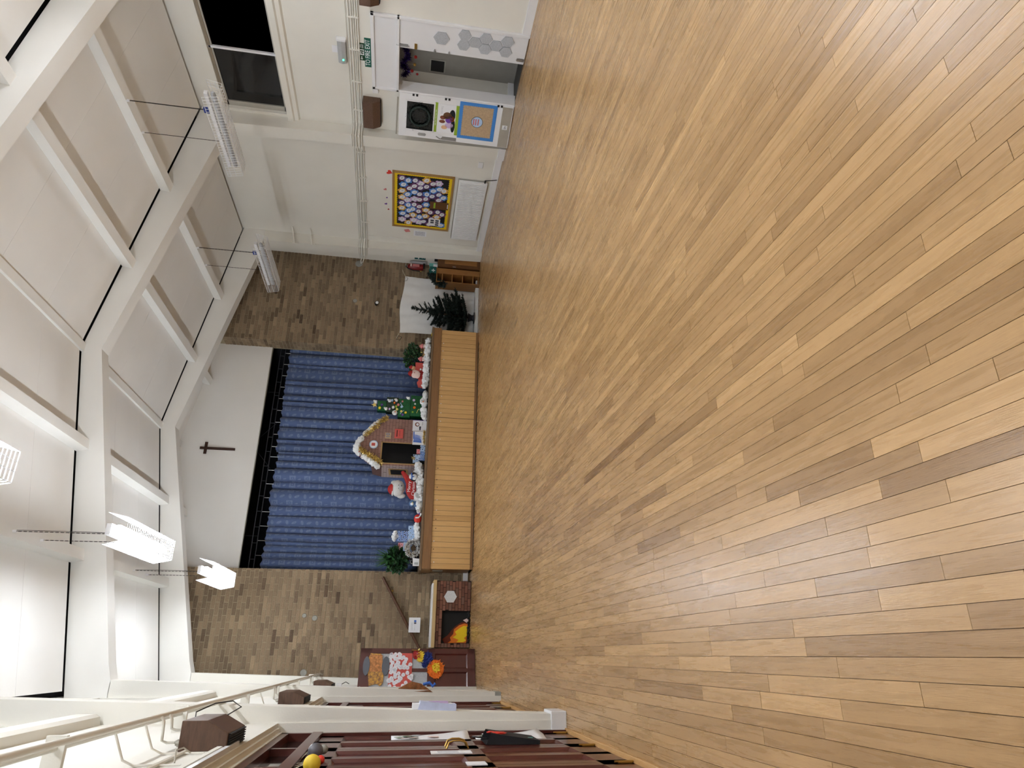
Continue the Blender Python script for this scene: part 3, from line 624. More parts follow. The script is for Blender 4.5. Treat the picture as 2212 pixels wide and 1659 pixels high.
text('Hello Hello, Hello Hello, Hello', .022, 'white', None, (-.0066, .345, 1.268), ROT_XR).parent = po
text('learning', .05, 'pale_print', None, (-.0045, .2, 1.18), ROT_XR, sx=.8).parent = po
for (y, z, ry, rz, m_) in ((.33, 1.15, .035, .05, 'print_brown'), (.40, 1.16, .03, .05, 'print_brown'), (.50, 1.12, .035, .05, 'skin'), (.36, 1.05, .06, .06, 'purple'), (.46, 1.04, .05, .07, 'petal_lilac'), (.29, 1.08, .06, .07, 'cabinet_dark'), (.34, 1.0, .05, .04, 'orange'), (.28, 1.0, .1, .05, 'board_black'), (.46, .98, .12, .035, 'board_black')):
    mb = MB(); n = 14; mb.add([(-.0052, y+ry*math.cos(k*6.283/n), z+rz*math.sin(k*6.283/n)) for k in range(n)], [tuple(range(n-1, -1, -1))]); mb.build('picture_patch', m_, po, world=False)
bd = onleaf('display_board', 'sand coloured display board with wavy blue border low on the open door leaf', 'board')
bx('backing', 'blue_border', bd, -.006, -.001, .015, .655, .275, .893, world=False)
def wavy(y0, y1, z0, z1, n, amp):
    P = []
    for (a, b, c, d_) in ((y0, z0, y1, z0), (y1, z0, y1, z1), (y1, z1, y0, z1), (y0, z1, y0, z0)):
        for i in range(n*4):
            u = i/(n*4); s_ = amp*math.sin(u*n*6.283); nx, nz = (d_-b), -(c-a); l_ = math.hypot(nx, nz); P.append((a+(c-a)*u+s_*nx/l_, b+(d_-b)*u+s_*nz/l_))
    return P
MB().prism(wavy(.07, .60, .335, .835, 16, .007), -.008, -.006, 'x').build('field', 'sand', bd, world=False)
def disc(y, z, r, x, n=20): return MB().prism([(y+r*math.cos(k*6.283/n), z+r*math.sin(k*6.283/n)) for k in range(n)], x-.002, x, 'x')
disc(.335, .585, .098, -.008).build('badge_rim', 'print_dark', bd, world=False); disc(.335, .585, .09, -.0095).build('badge', 'light_blue', bd, world=False)
for z in (.565, .605, .64): bx('badge_line', 'paper_red', bd, -.013, -.0115, .28, .39, z-.008, z+.008, world=False)
# ================================================================== RIGHT WALL THINGS
t = thing('exit_sign', 'green TO FIRE EXIT sign over the white double door', 'sign', (8.38, 7.55, 2.35))
bx('plate', 'sign_green', t, 8.374, 8.38, 7.29, 7.81, 2.306, 2.402); text('TO FIRE EXIT', .10, 'white', t, (8.3735, 7.55, 2.354), ROT_XR, sx=.80)
t = thing('exit_sign', 'small green fire exit arrow sign with running figure above the long sign', 'sign', (8.38, 7.54, 2.43))
bx('plate', 'exit_green', t, 8.374, 8.38, 7.39, 7.70, 2.403, 2.488)
text('FIRE\nEXIT', .034, 'white', t, (8.3735, 7.44, 2.446), ROT_XR)
MB().prism([(7.685, 2.446), (7.665, 2.426), (7.665, 2.44), (7.625, 2.44), (7.625, 2.452), (7.665, 2.452), (7.665, 2.466)], 8.3728, 8.374, 'x').build('arrow', 'white', t)
bx('figure_panel', 'white', t, 8.3728, 8.374, 7.50, 7.60, 2.41, 2.483)
MB().box(8.372, 8.3728, 7.515, 7.54, 2.415, 2.478).ball((8.3725, 7.565, 2.466), (.001, .008, .008), 8, 6).prism([(7.58, 2.45), (7.55, 2.455), (7.545, 2.435), (7.56, 2.43), (7.555, 2.415), (7.565, 2.414), (7.572, 2.432), (7.585, 2.425), (7.588, 2.433), (7.572, 2.445)], 8.372, 8.3728, 'x').build('running_figure', 'exit_green', t)
t = thing('emergency_light', 'grey emergency light box with glowing green dot high on the wall', 'light', (8.38, 7.55, 2.73))
MB().prism([(8.38, 2.66), (8.38, 2.80), (8.32, 2.79), (8.305, 2.73), (8.32, 2.67)][::-1], 7.36, 7.76).build('body', 'plush_grey', t, bevel=.01); bx('end_cap', 'gloss_white', t, 8.31, 8.38, 7.325, 7.365, 2.66, 2.80, bevel=.008)
MB().ball((8.306, 7.68, 2.715), .013, 10, 6).build('indicator', 'green_led', t); bx('fixing_plate', 'gloss_white', t, 8.375, 8.38, 7.50, 7.62, 2.80, 2.88)
tag(bx('sensor_box', 'gloss_white', None, 8.34, 8.38, 8.215, 8.285, 2.21, 2.30, bevel=.006), 'small white box beside the door frame top', 'box')
t = thing('notice', 'small printed notice on the column edge beside the open door leaf', 'paper', (8.25, 9.22, .92))
bx('sheet', 'paper', t, 8.245, 8.248, 9.10, 9.26, .78, 1.06); disc(9.2, .99, .025, 8.245).build('crest', 'print_dark', t); bx('print_block', 'pale_print', t, 8.2435, 8.245, 9.12, 9.24, .82, .93)
# radiator
t = thing('radiator', 'white panel radiator under the flower noticeboard', 'radiator', (8.33, 11.05, .2))
bx('panel', 'radiator', t, 8.305, 8.345, 10.13, 12.02, .19, .735, bevel=.004); bx('top_grille', 'alu', t, 8.31, 8.37, 10.14, 12.01, .735, .748)
for k in range(50): MB().box(8.296, 8.306, 10.16+k*.0372, 10.18+k*.0372, .215, .705).build('flute', 'radiator', t)
MB().tube([(8.33, 10.06, .24), (8.33, 10.13, .24)], .014, 8).tube([(8.33, 10.06, .24), (8.34, 10.05, .12), (8.36, 10.04, .02)], .008, 8).build('valve', 'black', t)
for yy in (10.4, 11.75): bx('bracket', 'alu', t, 8.345, 8.38, yy-.02, yy+.02, .25, .7)
tag(bx('socket_outlet', 'gloss_white', None, 8.372, 8.38, 9.63, 9.78, .33, .42, bevel=.003), 'white double socket near the skirting beside the radiator', 'socket')
# notice board
t = thing('notice_board', 'noticeboard with black ground, yellow border and paper name flowers', 'noticeboard', (8.37, 11.0, .83))
Y0, Y1, Z0, Z1 = 10.14, 11.81, .845, 1.955
MB().box(8.35, 8.38, Y0-.03, Y1+.03, Z0-.03, Z0+.01).box(8.35, 8.38, Y0-.03, Y1+.03, Z1-.01, Z1+.03).box(8.35, 8.38, Y0-.03, Y0+.01, Z0, Z1).box(8.35, 8.38, Y1-.01, Y1+.03, Z0, Z1).build('frame', 'oak_frame', t)
bx('backing', 'board_yellow', t, 8.368, 8.38, Y0, Y1, Z0, Z1)
MB().prism(wavy(Y0+.065, Y1-.065, Z0+.065, Z1-.065, 26, .008), 8.366, 8.368, 'x').build('ground', 'board_black', t)
rf = random.Random(21); pm = ['petal_blue', 'petal_plum', 'petal_ochre', 'petal_violet', 'petal_plum', 'petal_ochre', 'petal_blue', 'petal_lilac']; fl = {}
mat('name_card', '#dfe2e8', .7, var=.1, scale=60)
for i in range(8):
    for j in range(8):
        y = Y0+.17+j*.182+(.06 if i % 2 else 0)+rf.uniform(-.03, .03); z = Z1-.16-i*.118+rf.uniform(-.025, .025)
        if y > Y1-.13 or z < Z0+.13: continue
        if i > 4 and .75 < (y-Y0) < 1.0: continue
        c = rf.choice(pm); r_ = .09
        if c not in fl:
            P = []
            for k in range(42):
                a = k*6.283/42; q = r_*(.74+.26*abs(math.cos(3*a))); P.append((q*math.cos(a), q*math.sin(a)))
            fl[c] = (MB().prism(P, -.0015, .0, 'x').mesh('paper_flower'), MB().prism([(.058*math.cos(k*.449), .046*math.sin(k*.449)) for k in range(14)], -.003, -.0015, 'x').mesh('name_disc'))
        o = link('paper_flower', fl[c][0], c, t); o.location = (8.3645-.0005*(j % 3)-8.37, y-11.0, z-.83); o.rotation_euler = (rf.uniform(0, 1), 0, 0)
        link('name_disc', fl[c][1], 'name_card', o)
        sc = MB()
        for q in range(4): sc.box(-.0036, -.003, -.03+q*.015+rf.uniform(-.003, .003), -.026+q*.015, -.012+rf.uniform(-.004, 0), .012+rf.uniform(-.008, .008))
        link('handwriting', sc.mesh('handwriting'), 'print_dark', o)
bx('paper_trunk', 'cabinet_dark', t, 8.3605, 8.363, 10.90, 11.13, .87, 1.24); bx('green_plaque', 'lime', t, 8.358, 8.3605, 10.93, 11.10, 1.13, 1.165); bx('white_strip', 'paper', t, 8.358, 8.3605, 10.95, 11.08, .88, .895)
bx('print_sheet', 'paper', t, 8.358, 8.361, 11.46, 11.70, 1.0, 1.24)
for k in range(5): bx('print_square', 'print_dark', t, 8.3565, 8.358, 11.49+.07*(k % 3), 11.54+.07*(k % 3), 1.03+.1*(k//3), 1.10+.1*(k//3))
# paper hearts and leaflets on the wall
def heart(y, z, s, m_, label, rot=0.):
    P = []
    for k in range(20):
        a = k*6.283/20; hx_ = 16*math.sin(a)**3; hz = 13*math.cos(a)-5*math.cos(2*a)-2*math.cos(3*a)-math.cos(4*a); hx_, hz = hx_*math.cos(rot)-hz*math.sin(rot), hx_*math.sin(rot)+hz*math.cos(rot); P.append((y+hx_*s/32, z+hz*s/32))
    tag(MB().prism(P, 8.377, 8.3795, 'x').build('paper_heart', m_, None), label, 'paper heart', 'paper hearts round the noticeboard')
heart(10.19, 2.04, .12, 'bright_red', 'big red paper heart at the top corner of the noticeboard', .4)
heart(10.70, 2.12, .07, 'pink', 'pink paper heart highest above the noticeboard', .8); heart(10.95, 2.09, .04, 'purple', 'tiny purple paper heart above the middle of the noticeboard', .5)
heart(11.15, 2.11, .06, 'purple', 'purple paper heart above the noticeboard, second from the far end', 1.); heart(11.32, 2.06, .045, 'red', 'small dark red paper heart nearest the noticeboard far corner', .3)
tag(MB().prism([(11.97, 1.74), (12.05, 1.70), (12.02, 1.60), (11.93, 1.64)], 8.376, 8.3795, 'x').build('paper_diamond', 'pink', None), 'pink paper diamond beyond the noticeboard', 'paper shape')
t = thing('leaflet', 'pale printed leaflet taped to the wall beyond the noticeboard', 'paper', (8.38, 12.05, 1.35)); bx('sheet', 'paper', t, 8.377, 8.38, 11.96, 12.15, 1.26, 1.53); bx('print_block', 'pale_print', t, 8.3755, 8.377, 11.98, 12.13, 1.29, 1.50)
# ================================================================== STAGE
ZS = 1.0
st = thing('stage', 'wooden stage front of vertical pine boards under a brown fascia', 'stage', (3.95, 12.66, 0))
bx('stage_floor', 'stage_floor', st, 1.44, 6.47, 12.64, 13.64, .955, ZS, bevel=.008)
bx('fascia', 'stage_band', st, 1.468, 6.455, 12.648, 12.69, .797, .955, bevel=.004)
bx('under_frame', 'fire_joint', st, 1.50, 6.40, 12.685, 13.2, .0, .95)
rs = random.Random(2); x = 1.478; nbd = 50; bw = (6.428-1.478)/nbd
bme = [MB().box(0, bw-.005, 0, .016, 0, .735, tq).mesh('board') for tq in (.48, .56, .62, .66, .72)]
for i in range(nbd):
    o = link('board', bme[rs.randrange(5)], 'stage_board', st); o.location = (1.478+i*bw-3.95, 12.664+rs.uniform(0, .003)-12.66, .06)
    if i in (15, 30, 41): bx('panel_joint', 'fire_joint', st, 1.478+i*bw-.006, 1.478+i*bw, 12.662, 12.668, .06, .795)
bx('kick_board', 'stage_band', st, 1.482, 6.42, 12.670, 12.70, .0, .056)
MB().tube([(1.52, 12.662, .008), (6.2, 12.662, .008)], .006, 6).build('cable', 'cable_dark', st)
MB().box(1.462, 1.485, 12.69, 13.25, .797, .955).box(1.476, 1.49, 12.70, 13.25, .06, .797).build('side_panel', 'stage_band', st)
bx('side_vent', 'patch_grey', st, 1.470, 1.476, 12.86, 13.02, .55, .74)
for i in range(24):
    xx = 1.62+i*.195+rs.uniform(-.03, .03); zz = .742+rs.uniform(-.015, .012); m_ = 'black' if i in (1, 3, 4, 7, 8, 9, 10, 11) else 'white'
    MB().prism([(xx+.008*math.cos(k*1.047), zz+.011*math.sin(k*1.047)) for k in range(6)], 12.660, 12.664).build('fixing_dot', m_, st)
tag(bx('floor_stage', 'stage_floor', None, 1.2, 6.4, 13.74, 16.2, .9, ZS), 'stage floor behind the curtain line', 'floor', kind='structure')
tag(MB().box(1.49, 6.16, 13.645, 13.74, .0, ZS).build('wall_riser', 'stage_void', None), 'dark riser under the stage opening', 'wall', kind='structure')
# ------------------------------------------------------------------ curtains
def curtain_mat():
    m = bpy.data.materials.new('curtain_print'); m.use_nodes = True; nt = m.node_tree; b = nt.nodes['Principled BSDF']; L = nt.links.new
    b.inputs['Roughness'].default_value = .75; b.inputs['Sheen Weight'].default_value = .2; b.inputs['Specular IOR Level'].default_value = .2
    uv = nd(nt, 'ShaderNodeUVMap'); sp = nd(nt, 'ShaderNodeSeparateXYZ'); L(uv.outputs[0], sp.inputs[0])
    def mt(op, a, b_=None, c=None):
        n = nd(nt, 'ShaderNodeMath', operation=op)
        for i, v in enumerate((a, b_, c)):
            if v is None: continue
            if isinstance(v, (int, float)): n.inputs[i].default_value = v
            else: L(v, n.inputs[i])
        return n.outputs[0]
    u = mt('DIVIDE', sp.outputs[0], .30); v = mt('DIVIDE', sp.outputs[1], .29)
    def cell(u_, v_): return mt('SUBTRACT', mt('FRACT', u_), .5), mt('SUBTRACT', mt('FRACT', v_), .5)
    fu, fv = cell(u, v)
    sq = mt('MAXIMUM', mt('ABSOLUTE', fu), mt('ABSOLUTE', fv))
    ring = mt('MULTIPLY', mt('GREATER_THAN', sq, .10), mt('LESS_THAN', sq, .21)); dot = mt('LESS_THAN', sq, .05)
    def leaf(ou, ov, ru, rv, sh):
        a, c = cell(mt('ADD', u, ou), mt('ADD', v, ov)); a = mt('ADD', a, mt('MULTIPLY', c, sh))
        return mt('LESS_THAN', mt('ADD', mt('POWER', mt('DIVIDE', a, ru), 2.), mt('POWER', mt('DIVIDE', c, rv), 2.)), 1.)
    l1 = leaf(.5, .48, .09, .17, .35); l2 = leaf(.5, .02, .16, .10, -.3); l3 = leaf(.08, .46, .07, .12, .3)
    pat = mt('MINIMUM', mt('ADD', mt('ADD', ring, dot), mt('ADD', l1, mt('ADD', l2, l3))), 1.)
    n = nd(nt, 'ShaderNodeTexNoise'); n.inputs['Scale'].default_value = 30; L(uv.outputs[0], n.inputs['Vector'])
    pat = mt('MULTIPLY', pat, mt('MULTIPLY_ADD', n.outputs['Fac'], .62, -.02))
    mx = nd(nt, 'ShaderNodeMix', data_type='RGBA'); mx.inputs['A'].default_value = srgb('#52648c'); mx.inputs['B'].default_value = srgb('#93a2bf')
    L(pat, mx.inputs['Factor']); L(mx.outputs['Result'], b.inputs['Base Color']); M['curtain'] = m
curtain_mat()
def curtain(x0, x1, label, seed, ztop):
    rg = random.Random(seed); t = thing('stage_curtain', label, 'curtain', ((x0+x1)/2, 13.8, ZS), group='stage curtains')
    ks = []; s_ = 0.
    while s_ < (x1-x0)+.3: ks.append((s_, rg.uniform(.5, 1.25))); s_ += rg.choice([.08, .12, .16, .22, .30])*rg.uniform(.85, 1.15)
    def fold(s__, z):
        q = 0.
        for i in range(len(ks)-1):
            a, b = ks[i][0], ks[i+1][0]
            if a <= s__ < b:
                p = (s__-a)/(b-a); q = ks[i][1]*math.sin(math.pi*p)**.33; break
        return q
    nx, nz = 560, 16; vs, fs, us = [], [], []; me = bpy.data.meshes.new('cloth')
    acc = 0.; py = 0.; U = []
    for i in range(nx+1):
        x = x0+(x1-x0)*i/nx; y = fold(x-x0, 0)*.22
        if i: acc += math.hypot((x1-x0)/nx, y-py)
        py = y; U.append(acc)
    for j in range(nz+1):
        v = j/nz
        for i in range(nx+1):
            x = x0+(x1-x0)*i/nx; sh = .04*noise.noise(Vector((x*1.2, v*2.2, seed)))
            zt = ztop(x)+.012*math.sin(x*40); z = ZS+.015+(zt-ZS-.015)*v
            vs.append((x+sh*(1-v)*.7, 13.90-fold(x-x0+sh*.5, z)*(.21-.06*v*v), z)); us.append((U[i], z))
    for j in range(nz):
        for i in range(nx):
            a = j*(nx+1)+i; fs.append((a, a+1, a+nx+2, a+nx+1))
    me.from_pydata(vs, [], fs); uvl = me.uv_layers.new(name='UVMap')
    for l in me.loops: uvl.data[l.index].uv = us[l.vertex_index]
    me.polygons.foreach_set('use_smooth', [True]*len(me.polygons)); me.transform(Matrix.Translation(-Vector(t.location)))
    o = link('cloth', me, 'curtain', t); sd = o.modifiers.new('thickness', 'SOLIDIFY'); sd.thickness = .004
    for k in range(9): MB().tube([(x0+.1+(x1-x0-.2)*k/8, 13.80, ztop(x0+.1+(x1-x0-.2)*k/8)-.02), (x0+.1+(x1-x0-.2)*k/8, 13.80, 4.13)], .006, 6).build('runner', 'steel', t)
curtain(1.40, 3.87, 'blue patterned stage curtain, half behind the plush bear', 4, lambda x: 4.02-.03*abs(math.sin(x*2.1)))
curtain(3.89, 6.22, 'blue patterned stage curtain, half behind the green box tree', 8, lambda x: 4.05-.02*abs(math.sin(x*1.7)))
t = thing('curtain_track', 'dark curtain track ladder over the blue curtains', 'rail', (3.8, 13.78, 4.1))
for z, y in ((4.14, 13.80), (4.235, 13.80)): MB().tube([(1.25, y, z), (6.35, y, z)], .009, 6).build('rail', 'grid_dark', t)
for k in range(16): MB().tube([(1.4+k*.31, 13.80, 4.14), (1.4+k*.31, 13.80, 4.235)], .006, 6).build('rung', 'grid_dark', t)
t = thing('lighting_frame', 'thin dark bracing rods in the gloom above the curtain track', 'frame', (3.8, 14.1, 4.3))
for a, b in (((4.6, 14.1, 4.16), (4.1, 14.1, 4.6)), ((3.6, 14.1, 4.16), (4.1, 14.1, 4.6)), ((2.2, 14.1, 4.2), (2.2, 14.1, 4.6)), ((5.3, 14.1, 4.2), (5.3, 14.1, 4.6))): MB().tube([a, b], .005, 5).build('rod', 'grid_dark', t)
t = thing('crucifix', 'dark wooden crucifix on the white gable panel', 'crucifix', (3.83, 13.65, 4.75))
MB().box(3.815, 3.865, 13.625, 13.65, 4.80, 5.475).build('upright', 'cross_wood', t, bevel=.004); bx('crossbar', 'cross_wood', t, 3.72, 3.965, 13.62, 13.645, 5.335, 5.39, bevel=.004)
MB().tube([(3.84, 13.61, 5.35), (3.838, 13.612, 5.25), (3.835, 13.612, 5.15), (3.838, 13.612, 5.05)], [.012, .02, .014, .008], 8).tube([(3.76, 13.612, 5.375), (3.84, 13.608, 5.35), (3.92, 13.612, 5.375)], .007, 6).ball((3.84, 13.605, 5.385), .016, 8, 6).build('figure', 'cross_wood', t)
# ================================================================== STAGE DECORATIONS
def printed(name, a, b_, joint, bw_, bh_):
    m = bpy.data.materials.new(name); m.use_nodes = True; nt = m.node_tree; b = nt.nodes['Principled BSDF']; L = nt.links.new; b.inputs['Roughness'].default_value = .85
    g = nd(nt, 'ShaderNodeTexCoord'); s = nd(nt, 'ShaderNodeSeparateXYZ'); c = nd(nt, 'ShaderNodeCombineXYZ'); L(g.outputs['Object'], s.inputs[0]); L(s.outputs[0], c.inputs[0]); L(s.outputs[2], c.inputs[1])
    k = nd(nt, 'ShaderNodeTexBrick'); k.inputs['Scale'].default_value = 1; k.inputs['Brick Width'].default_value = bw_; k.inputs['Row Height'].default_value = bh_; k.inputs['Mortar Size'].default_value = .003
    k.inputs['Color1'].default_value = srgb(a); k.inputs['Color2'].default_value = srgb(b_); k.inputs['Mortar'].default_value = srgb(joint)
    L(c.outputs[0], k.inputs['Vector']); L(k.outputs['Color'], b.inputs['Base Color']); M[name] = m
printed('brick_print', '#8d6a60', '#96756a', '#5c433d', .15, .062); printed('brick_print_pale', '#a1908d', '#ab9a96', '#71605c', .12, .062)
def dots(name, base, dot, sc, th):
    m = bpy.data.materials.new(name); m.use_nodes = True; nt = m.node_tree; b = nt.nodes['Principled BSDF']; L = nt.links.new; b.inputs['Roughness'].default_value = .4
    g = nd(nt, 'ShaderNodeTexCoord'); v = nd(nt, 'ShaderNodeTexVoronoi'); v.inputs['Scale'].default_value = sc; v.inputs['Randomness'].default_value = .6; L(g.outputs['Object'], v.inputs['Vector'])
    r = nd(nt, 'ShaderNodeValToRGB'); r.color_ramp.interpolation = 'CONSTANT'; e = r.color_ramp.elements; e[0].color = srgb(dot); e[1].position = th; e[1].color = srgb(base); e2 = r.color_ramp.elements.new(th+.1); e2.color = srgb('#e6edf5'); e3 = r.color_ramp.elements.new(th+.16); e3.color = srgb(base)
    L(v.outputs['Distance'], r.inputs['Fac']); L(r.outputs['Color'], b.inputs['Base Color']); M[name] = m
dots('penguin_wrap', '#9dbbe0', '#26324c', 24, .28); dots('penguin_wrap_dark', '#5c7fc0', '#1c2744', 28, .3); dots('snow_wrap', '#4b6ea8', '#e6edf5', 50, .2); dots('pink_wrap', '#c9686c', '#ecd5d6', 40, .25)
def cotton(label, path, r, seed, n=26, name='cotton_snow'):
    n = int(n*1.5)
    rg = random.Random(seed); mb = MB(); P = [Vector(p) for p in path]
    for i in range(n):
        u = i/(n-1)*(len(P)-1); k = min(int(u), len(P)-2); c = P[k].lerp(P[k+1], u-k)
        rr = r*rg.uniform(.55, 1.15); mb.ball((c.x+rg.uniform(-.02, .02), c.y+rg.uniform(-.03, .03), c.z+rg.uniform(-.25, .55)*r), (rr*1.15, rr, rr*.95), 12, 8, .7, seed*31+i)
    return tag(mb.build(name, 'cotton', None), label, 'cotton snow', 'cotton wool snow on the stage')
zz = ZS+.055
cotton('long bank of cotton snow in front of the santa at the stage end', [(5.17, 12.84, zz+.02), (5.45, 12.82, zz+.01), (5.8, 12.80, zz+.01), (6.24, 12.80, zz+.01)], .055, 3, 34)
cotton('cotton snow bank below the green box tree', [(4.48, 12.86, zz), (4.75, 12.86, zz+.02), (5.02, 12.86, zz)], .055, 4, 20)
cotton('cotton snow bank in front of the plush bear', [(2.62, 12.82, zz-.01), (2.85, 12.80, zz-.01), (3.15, 12.80, zz), (3.42, 12.80, zz+.03)], .055, 5, 26)
cotton('cotton snow heaped at the corner of the brick house prop', [(3.36, 12.92, zz+.05), (3.5, 12.90, zz+.03)], .07, 6, 8)
cotton('cotton snow under the penguin gift boxes', [(2.02, 12.86, zz), (2.3, 12.86, zz+.01)], .055, 7, 12)
cotton('cotton tuft on top of the blue gift boxes', [(2.03, 12.98, 1.485), (2.14, 12.98, 1.49)], .045, 8, 6)
# brick paper house
h = thing('paper_house', 'brick-print cardboard grotto house with dark doorway on the stage', 'house prop', (3.95, 13.0, ZS)); yh = 13.0
fr = MB()
fr.prism([(3.96, ZS), (4.47, ZS), (4.47, 1.83), (3.96, 1.88)], yh, yh+.012).prism([(3.49, ZS), (3.535, ZS), (3.535, 1.86), (3.49, 1.84)], yh, yh+.012).prism([(3.49, 1.84), (3.535, 1.86), (3.96, 1.88), (4.47, 1.83), (4.18, 2.16), (3.83, 2.37), (3.62, 2.15)], yh, yh+.012)
fr.build('front_wall', 'brick_print', h)
sd = MB().add([(3.49, yh, ZS), (3.36, 13.42, ZS), (3.36, 13.42, 1.84), (3.49, yh, 1.84), (3.485, yh+.012, ZS), (3.355, 13.43, ZS), (3.355, 13.43, 1.84), (3.485, yh+.012, 1.84)], [(0, 1, 2, 3), (7, 6, 5, 4), (0, 3, 7, 4), (3, 2, 6, 7)]).build('side_wall', 'brick_print_pale', h)
q = lambda s_, z, o=.004: (3.49-.13*s_-o, yh+.42*s_-o*.3, z)
MB().add([q(.25, 1.32), q(.82, 1.30), q(.82, 1.69), q(.25, 1.71)], [(0, 1, 2, 3)]).build('window_surround', 'cardboard', sd); MB().add([q(.33, 1.36, .007), q(.74, 1.345, .007), q(.74, 1.65, .007), q(.33, 1.67, .007)], [(0, 1, 2, 3)]).build('side_window', 'black', sd)
bx('shade_panel', 'black', h, 3.50, 4.46, 13.42, 13.43, ZS, 1.9)  # black panel imitates the shade inside the house
MB().box(3.520, 3.540, yh-.012, yh, ZS, 1.87).box(3.955, 3.975, yh-.012, yh, ZS, 1.88).box(3.52, 3.975, yh-.012, yh, 1.855, 1.885).build('door_surround', 'cardboard', h)
rg = random.Random(13)
def blobs(path, r, n, sd_):
    mb = MB(); P = [Vector(p) for p in path]
    for i in range(n):
        u = i/(n-1)*(len(P)-1); k = min(int(u), len(P)-2); c = P[k].lerp(P[k+1], u-k); mb.ball(tuple(c), r*rg.uniform(.8, 1.25), 10, 7, .45, sd_+i)
    return mb
blobs([(4.40, yh-.02, 1.93), (4.25, yh-.02, 2.10), (4.12, yh-.02, 2.21)], .05, 9, 1).build('roof_snow', 'cotton', h); blobs([(4.02, yh-.02, 2.27), (3.93, yh-.02, 2.34), (3.78, yh-.02, 2.36), (3.70, yh-.02, 2.30)], .06, 10, 40).build('roof_snow', 'cotton', h); blobs([(3.64, yh-.02, 2.20), (3.55, yh-.02, 2.05), (3.46, yh+.0, 1.92)], .05, 9, 80).build('roof_snow', 'cotton', h)
MB().add([(3.49, yh, 1.84), (3.36, 13.42, 1.84), (3.40, 13.42, 2.02), (3.58, yh, 2.08)], [(0, 1, 2, 3)]).build('roof_side', 'house_joint', h)
tag(tinsel(MB(), [(4.47, yh-.07, 1.80), (4.40, yh-.07, 1.90), (4.22, yh-.07, 2.06), (4.06, yh-.07, 2.22)], .05, 520, .06, rg, .007).build('gold_tinsel', 'gold_tinsel', h), kind='stuff')
tag(tinsel(MB(), [(3.80, yh-.07, 2.28), (3.72, yh-.07, 2.20), (3.62, yh-.07, 2.0), (3.52, yh-.07, 1.84)], .05, 520, .06, rg, .007).build('gold_tinsel', 'gold_tinsel', h), kind='stuff')
tag(tinsel(MB(), [(3.70, yh-.03, 2.32), (3.60, yh-.03, 2.20), (3.50, yh-.02, 2.06)], .03, 160, .04, rg).build('red_tinsel', 'red_tinsel', h), kind='stuff')
MB().ball((3.72, yh-.05, 2.30), .022, 10, 7).build('bauble', 'bright_red', h)
t = thing('round_sign', 'round white picture sign on the gable of the brick-print house', 'sign', (3.9, 12.99, 1.98)); MB().prism([(3.905+.085*math.cos(k*.3142), 2.03+.085*math.sin(k*.3142)) for k in range(20)], 12.985, 12.998).build('plate', 'light_blue', t); MB().prism([(3.905+.07*math.cos(k*.3142), 2.03+.07*math.sin(k*.3142)) for k in range(20)], 12.982, 12.985).build('picture', 'paper', t); bx('writing', 'paper_red', t, 3.875, 3.935, 12.981, 12.982, 2.0, 2.07)
t = thing('number_plate', 'cardboard number ten plate on the brick-print house', 'sign', (4.1, 12.99, 1.7)); bx('plate', 'sand', t, 4.045, 4.17, 12.99, 12.999, 1.70, 1.82); text('10', .105, 'toy_blue', t, (4.108, 12.988, 1.758), ROT_F)
t = thing('letter_box', 'flat red post box with black slot on the brick-print house', 'post box', (4.13, 12.98, 1.47)); bx('box', 'paper_red', t, 4.06, 4.25, 12.965, 12.999, 1.46, 1.63); bx('slot', 'black', t, 4.085, 4.225, 12.962, 12.965, 1.575, 1.59); text('Letters to Santa', .018, 'black', t, (4.155, 12.963, 1.53), ROT_F)
t = thing('letter_board', 'white board with reindeer picture leaning at the house corner', 'sign', (4.33, 12.88, ZS)); bx('board', 'paper', t, 4.20, 4.43, 12.88, 12.89, ZS+.002, 1.28); bx('top_edge', 'purple', t, 4.425, 4.43, 12.877, 12.88, ZS+.01, 1.28)
MB().prism([(4.34+.045*math.cos(k*.449), 1.19+.045*math.sin(k*.449)) for k in range(14)], 12.877, 12.88).build('picture', 'print_brown', t); MB().prism([(4.34+.028*math.cos(k*.449), 1.185+.028*math.sin(k*.449)) for k in range(14)], 12.875, 12.877).build('muzzle', 'paper', t)
MB().prism([(4.22, 1.12), (4.30, 1.15), (4.30, 1.11), (4.22, 1.14)], 12.875, 12.879).build('bow', 'print_dark', t); bx('writing', 'print_dark', t, 4.33, 4.40, 12.878, 12.88, 1.08, 1.085)
t = thing('letter_board', 'white card with blue crayon stripes in front of the house', 'sign', (4.05, 12.84, ZS)); bx('board', 'paper', t, 3.90, 4.18, 12.84, 12.85, ZS+.002, 1.265)
for k in range(7): MB().prism([(4.02+.024*k-.07, 1.25-.006*k), (4.04+.024*k-.07, 1.25), (4.035+.022*k-.07, 1.09+.01*k), (4.015+.022*k-.07, 1.08)], 12.838, 12.84).build('stripe', 'print_blue', t)
bx('stripe', 'print_blue', t, 4.02, 4.17, 12.837, 12.839, 1.235, 1.255)
garland('tinsel_garland', 'gold green tinsel heap at the foot of the striped card', [(3.90, 12.80, 1.03), (4.05, 12.79, 1.04), (4.19, 12.79, 1.04)], .03, 260, .035, 'gold_tinsel', seed=7)
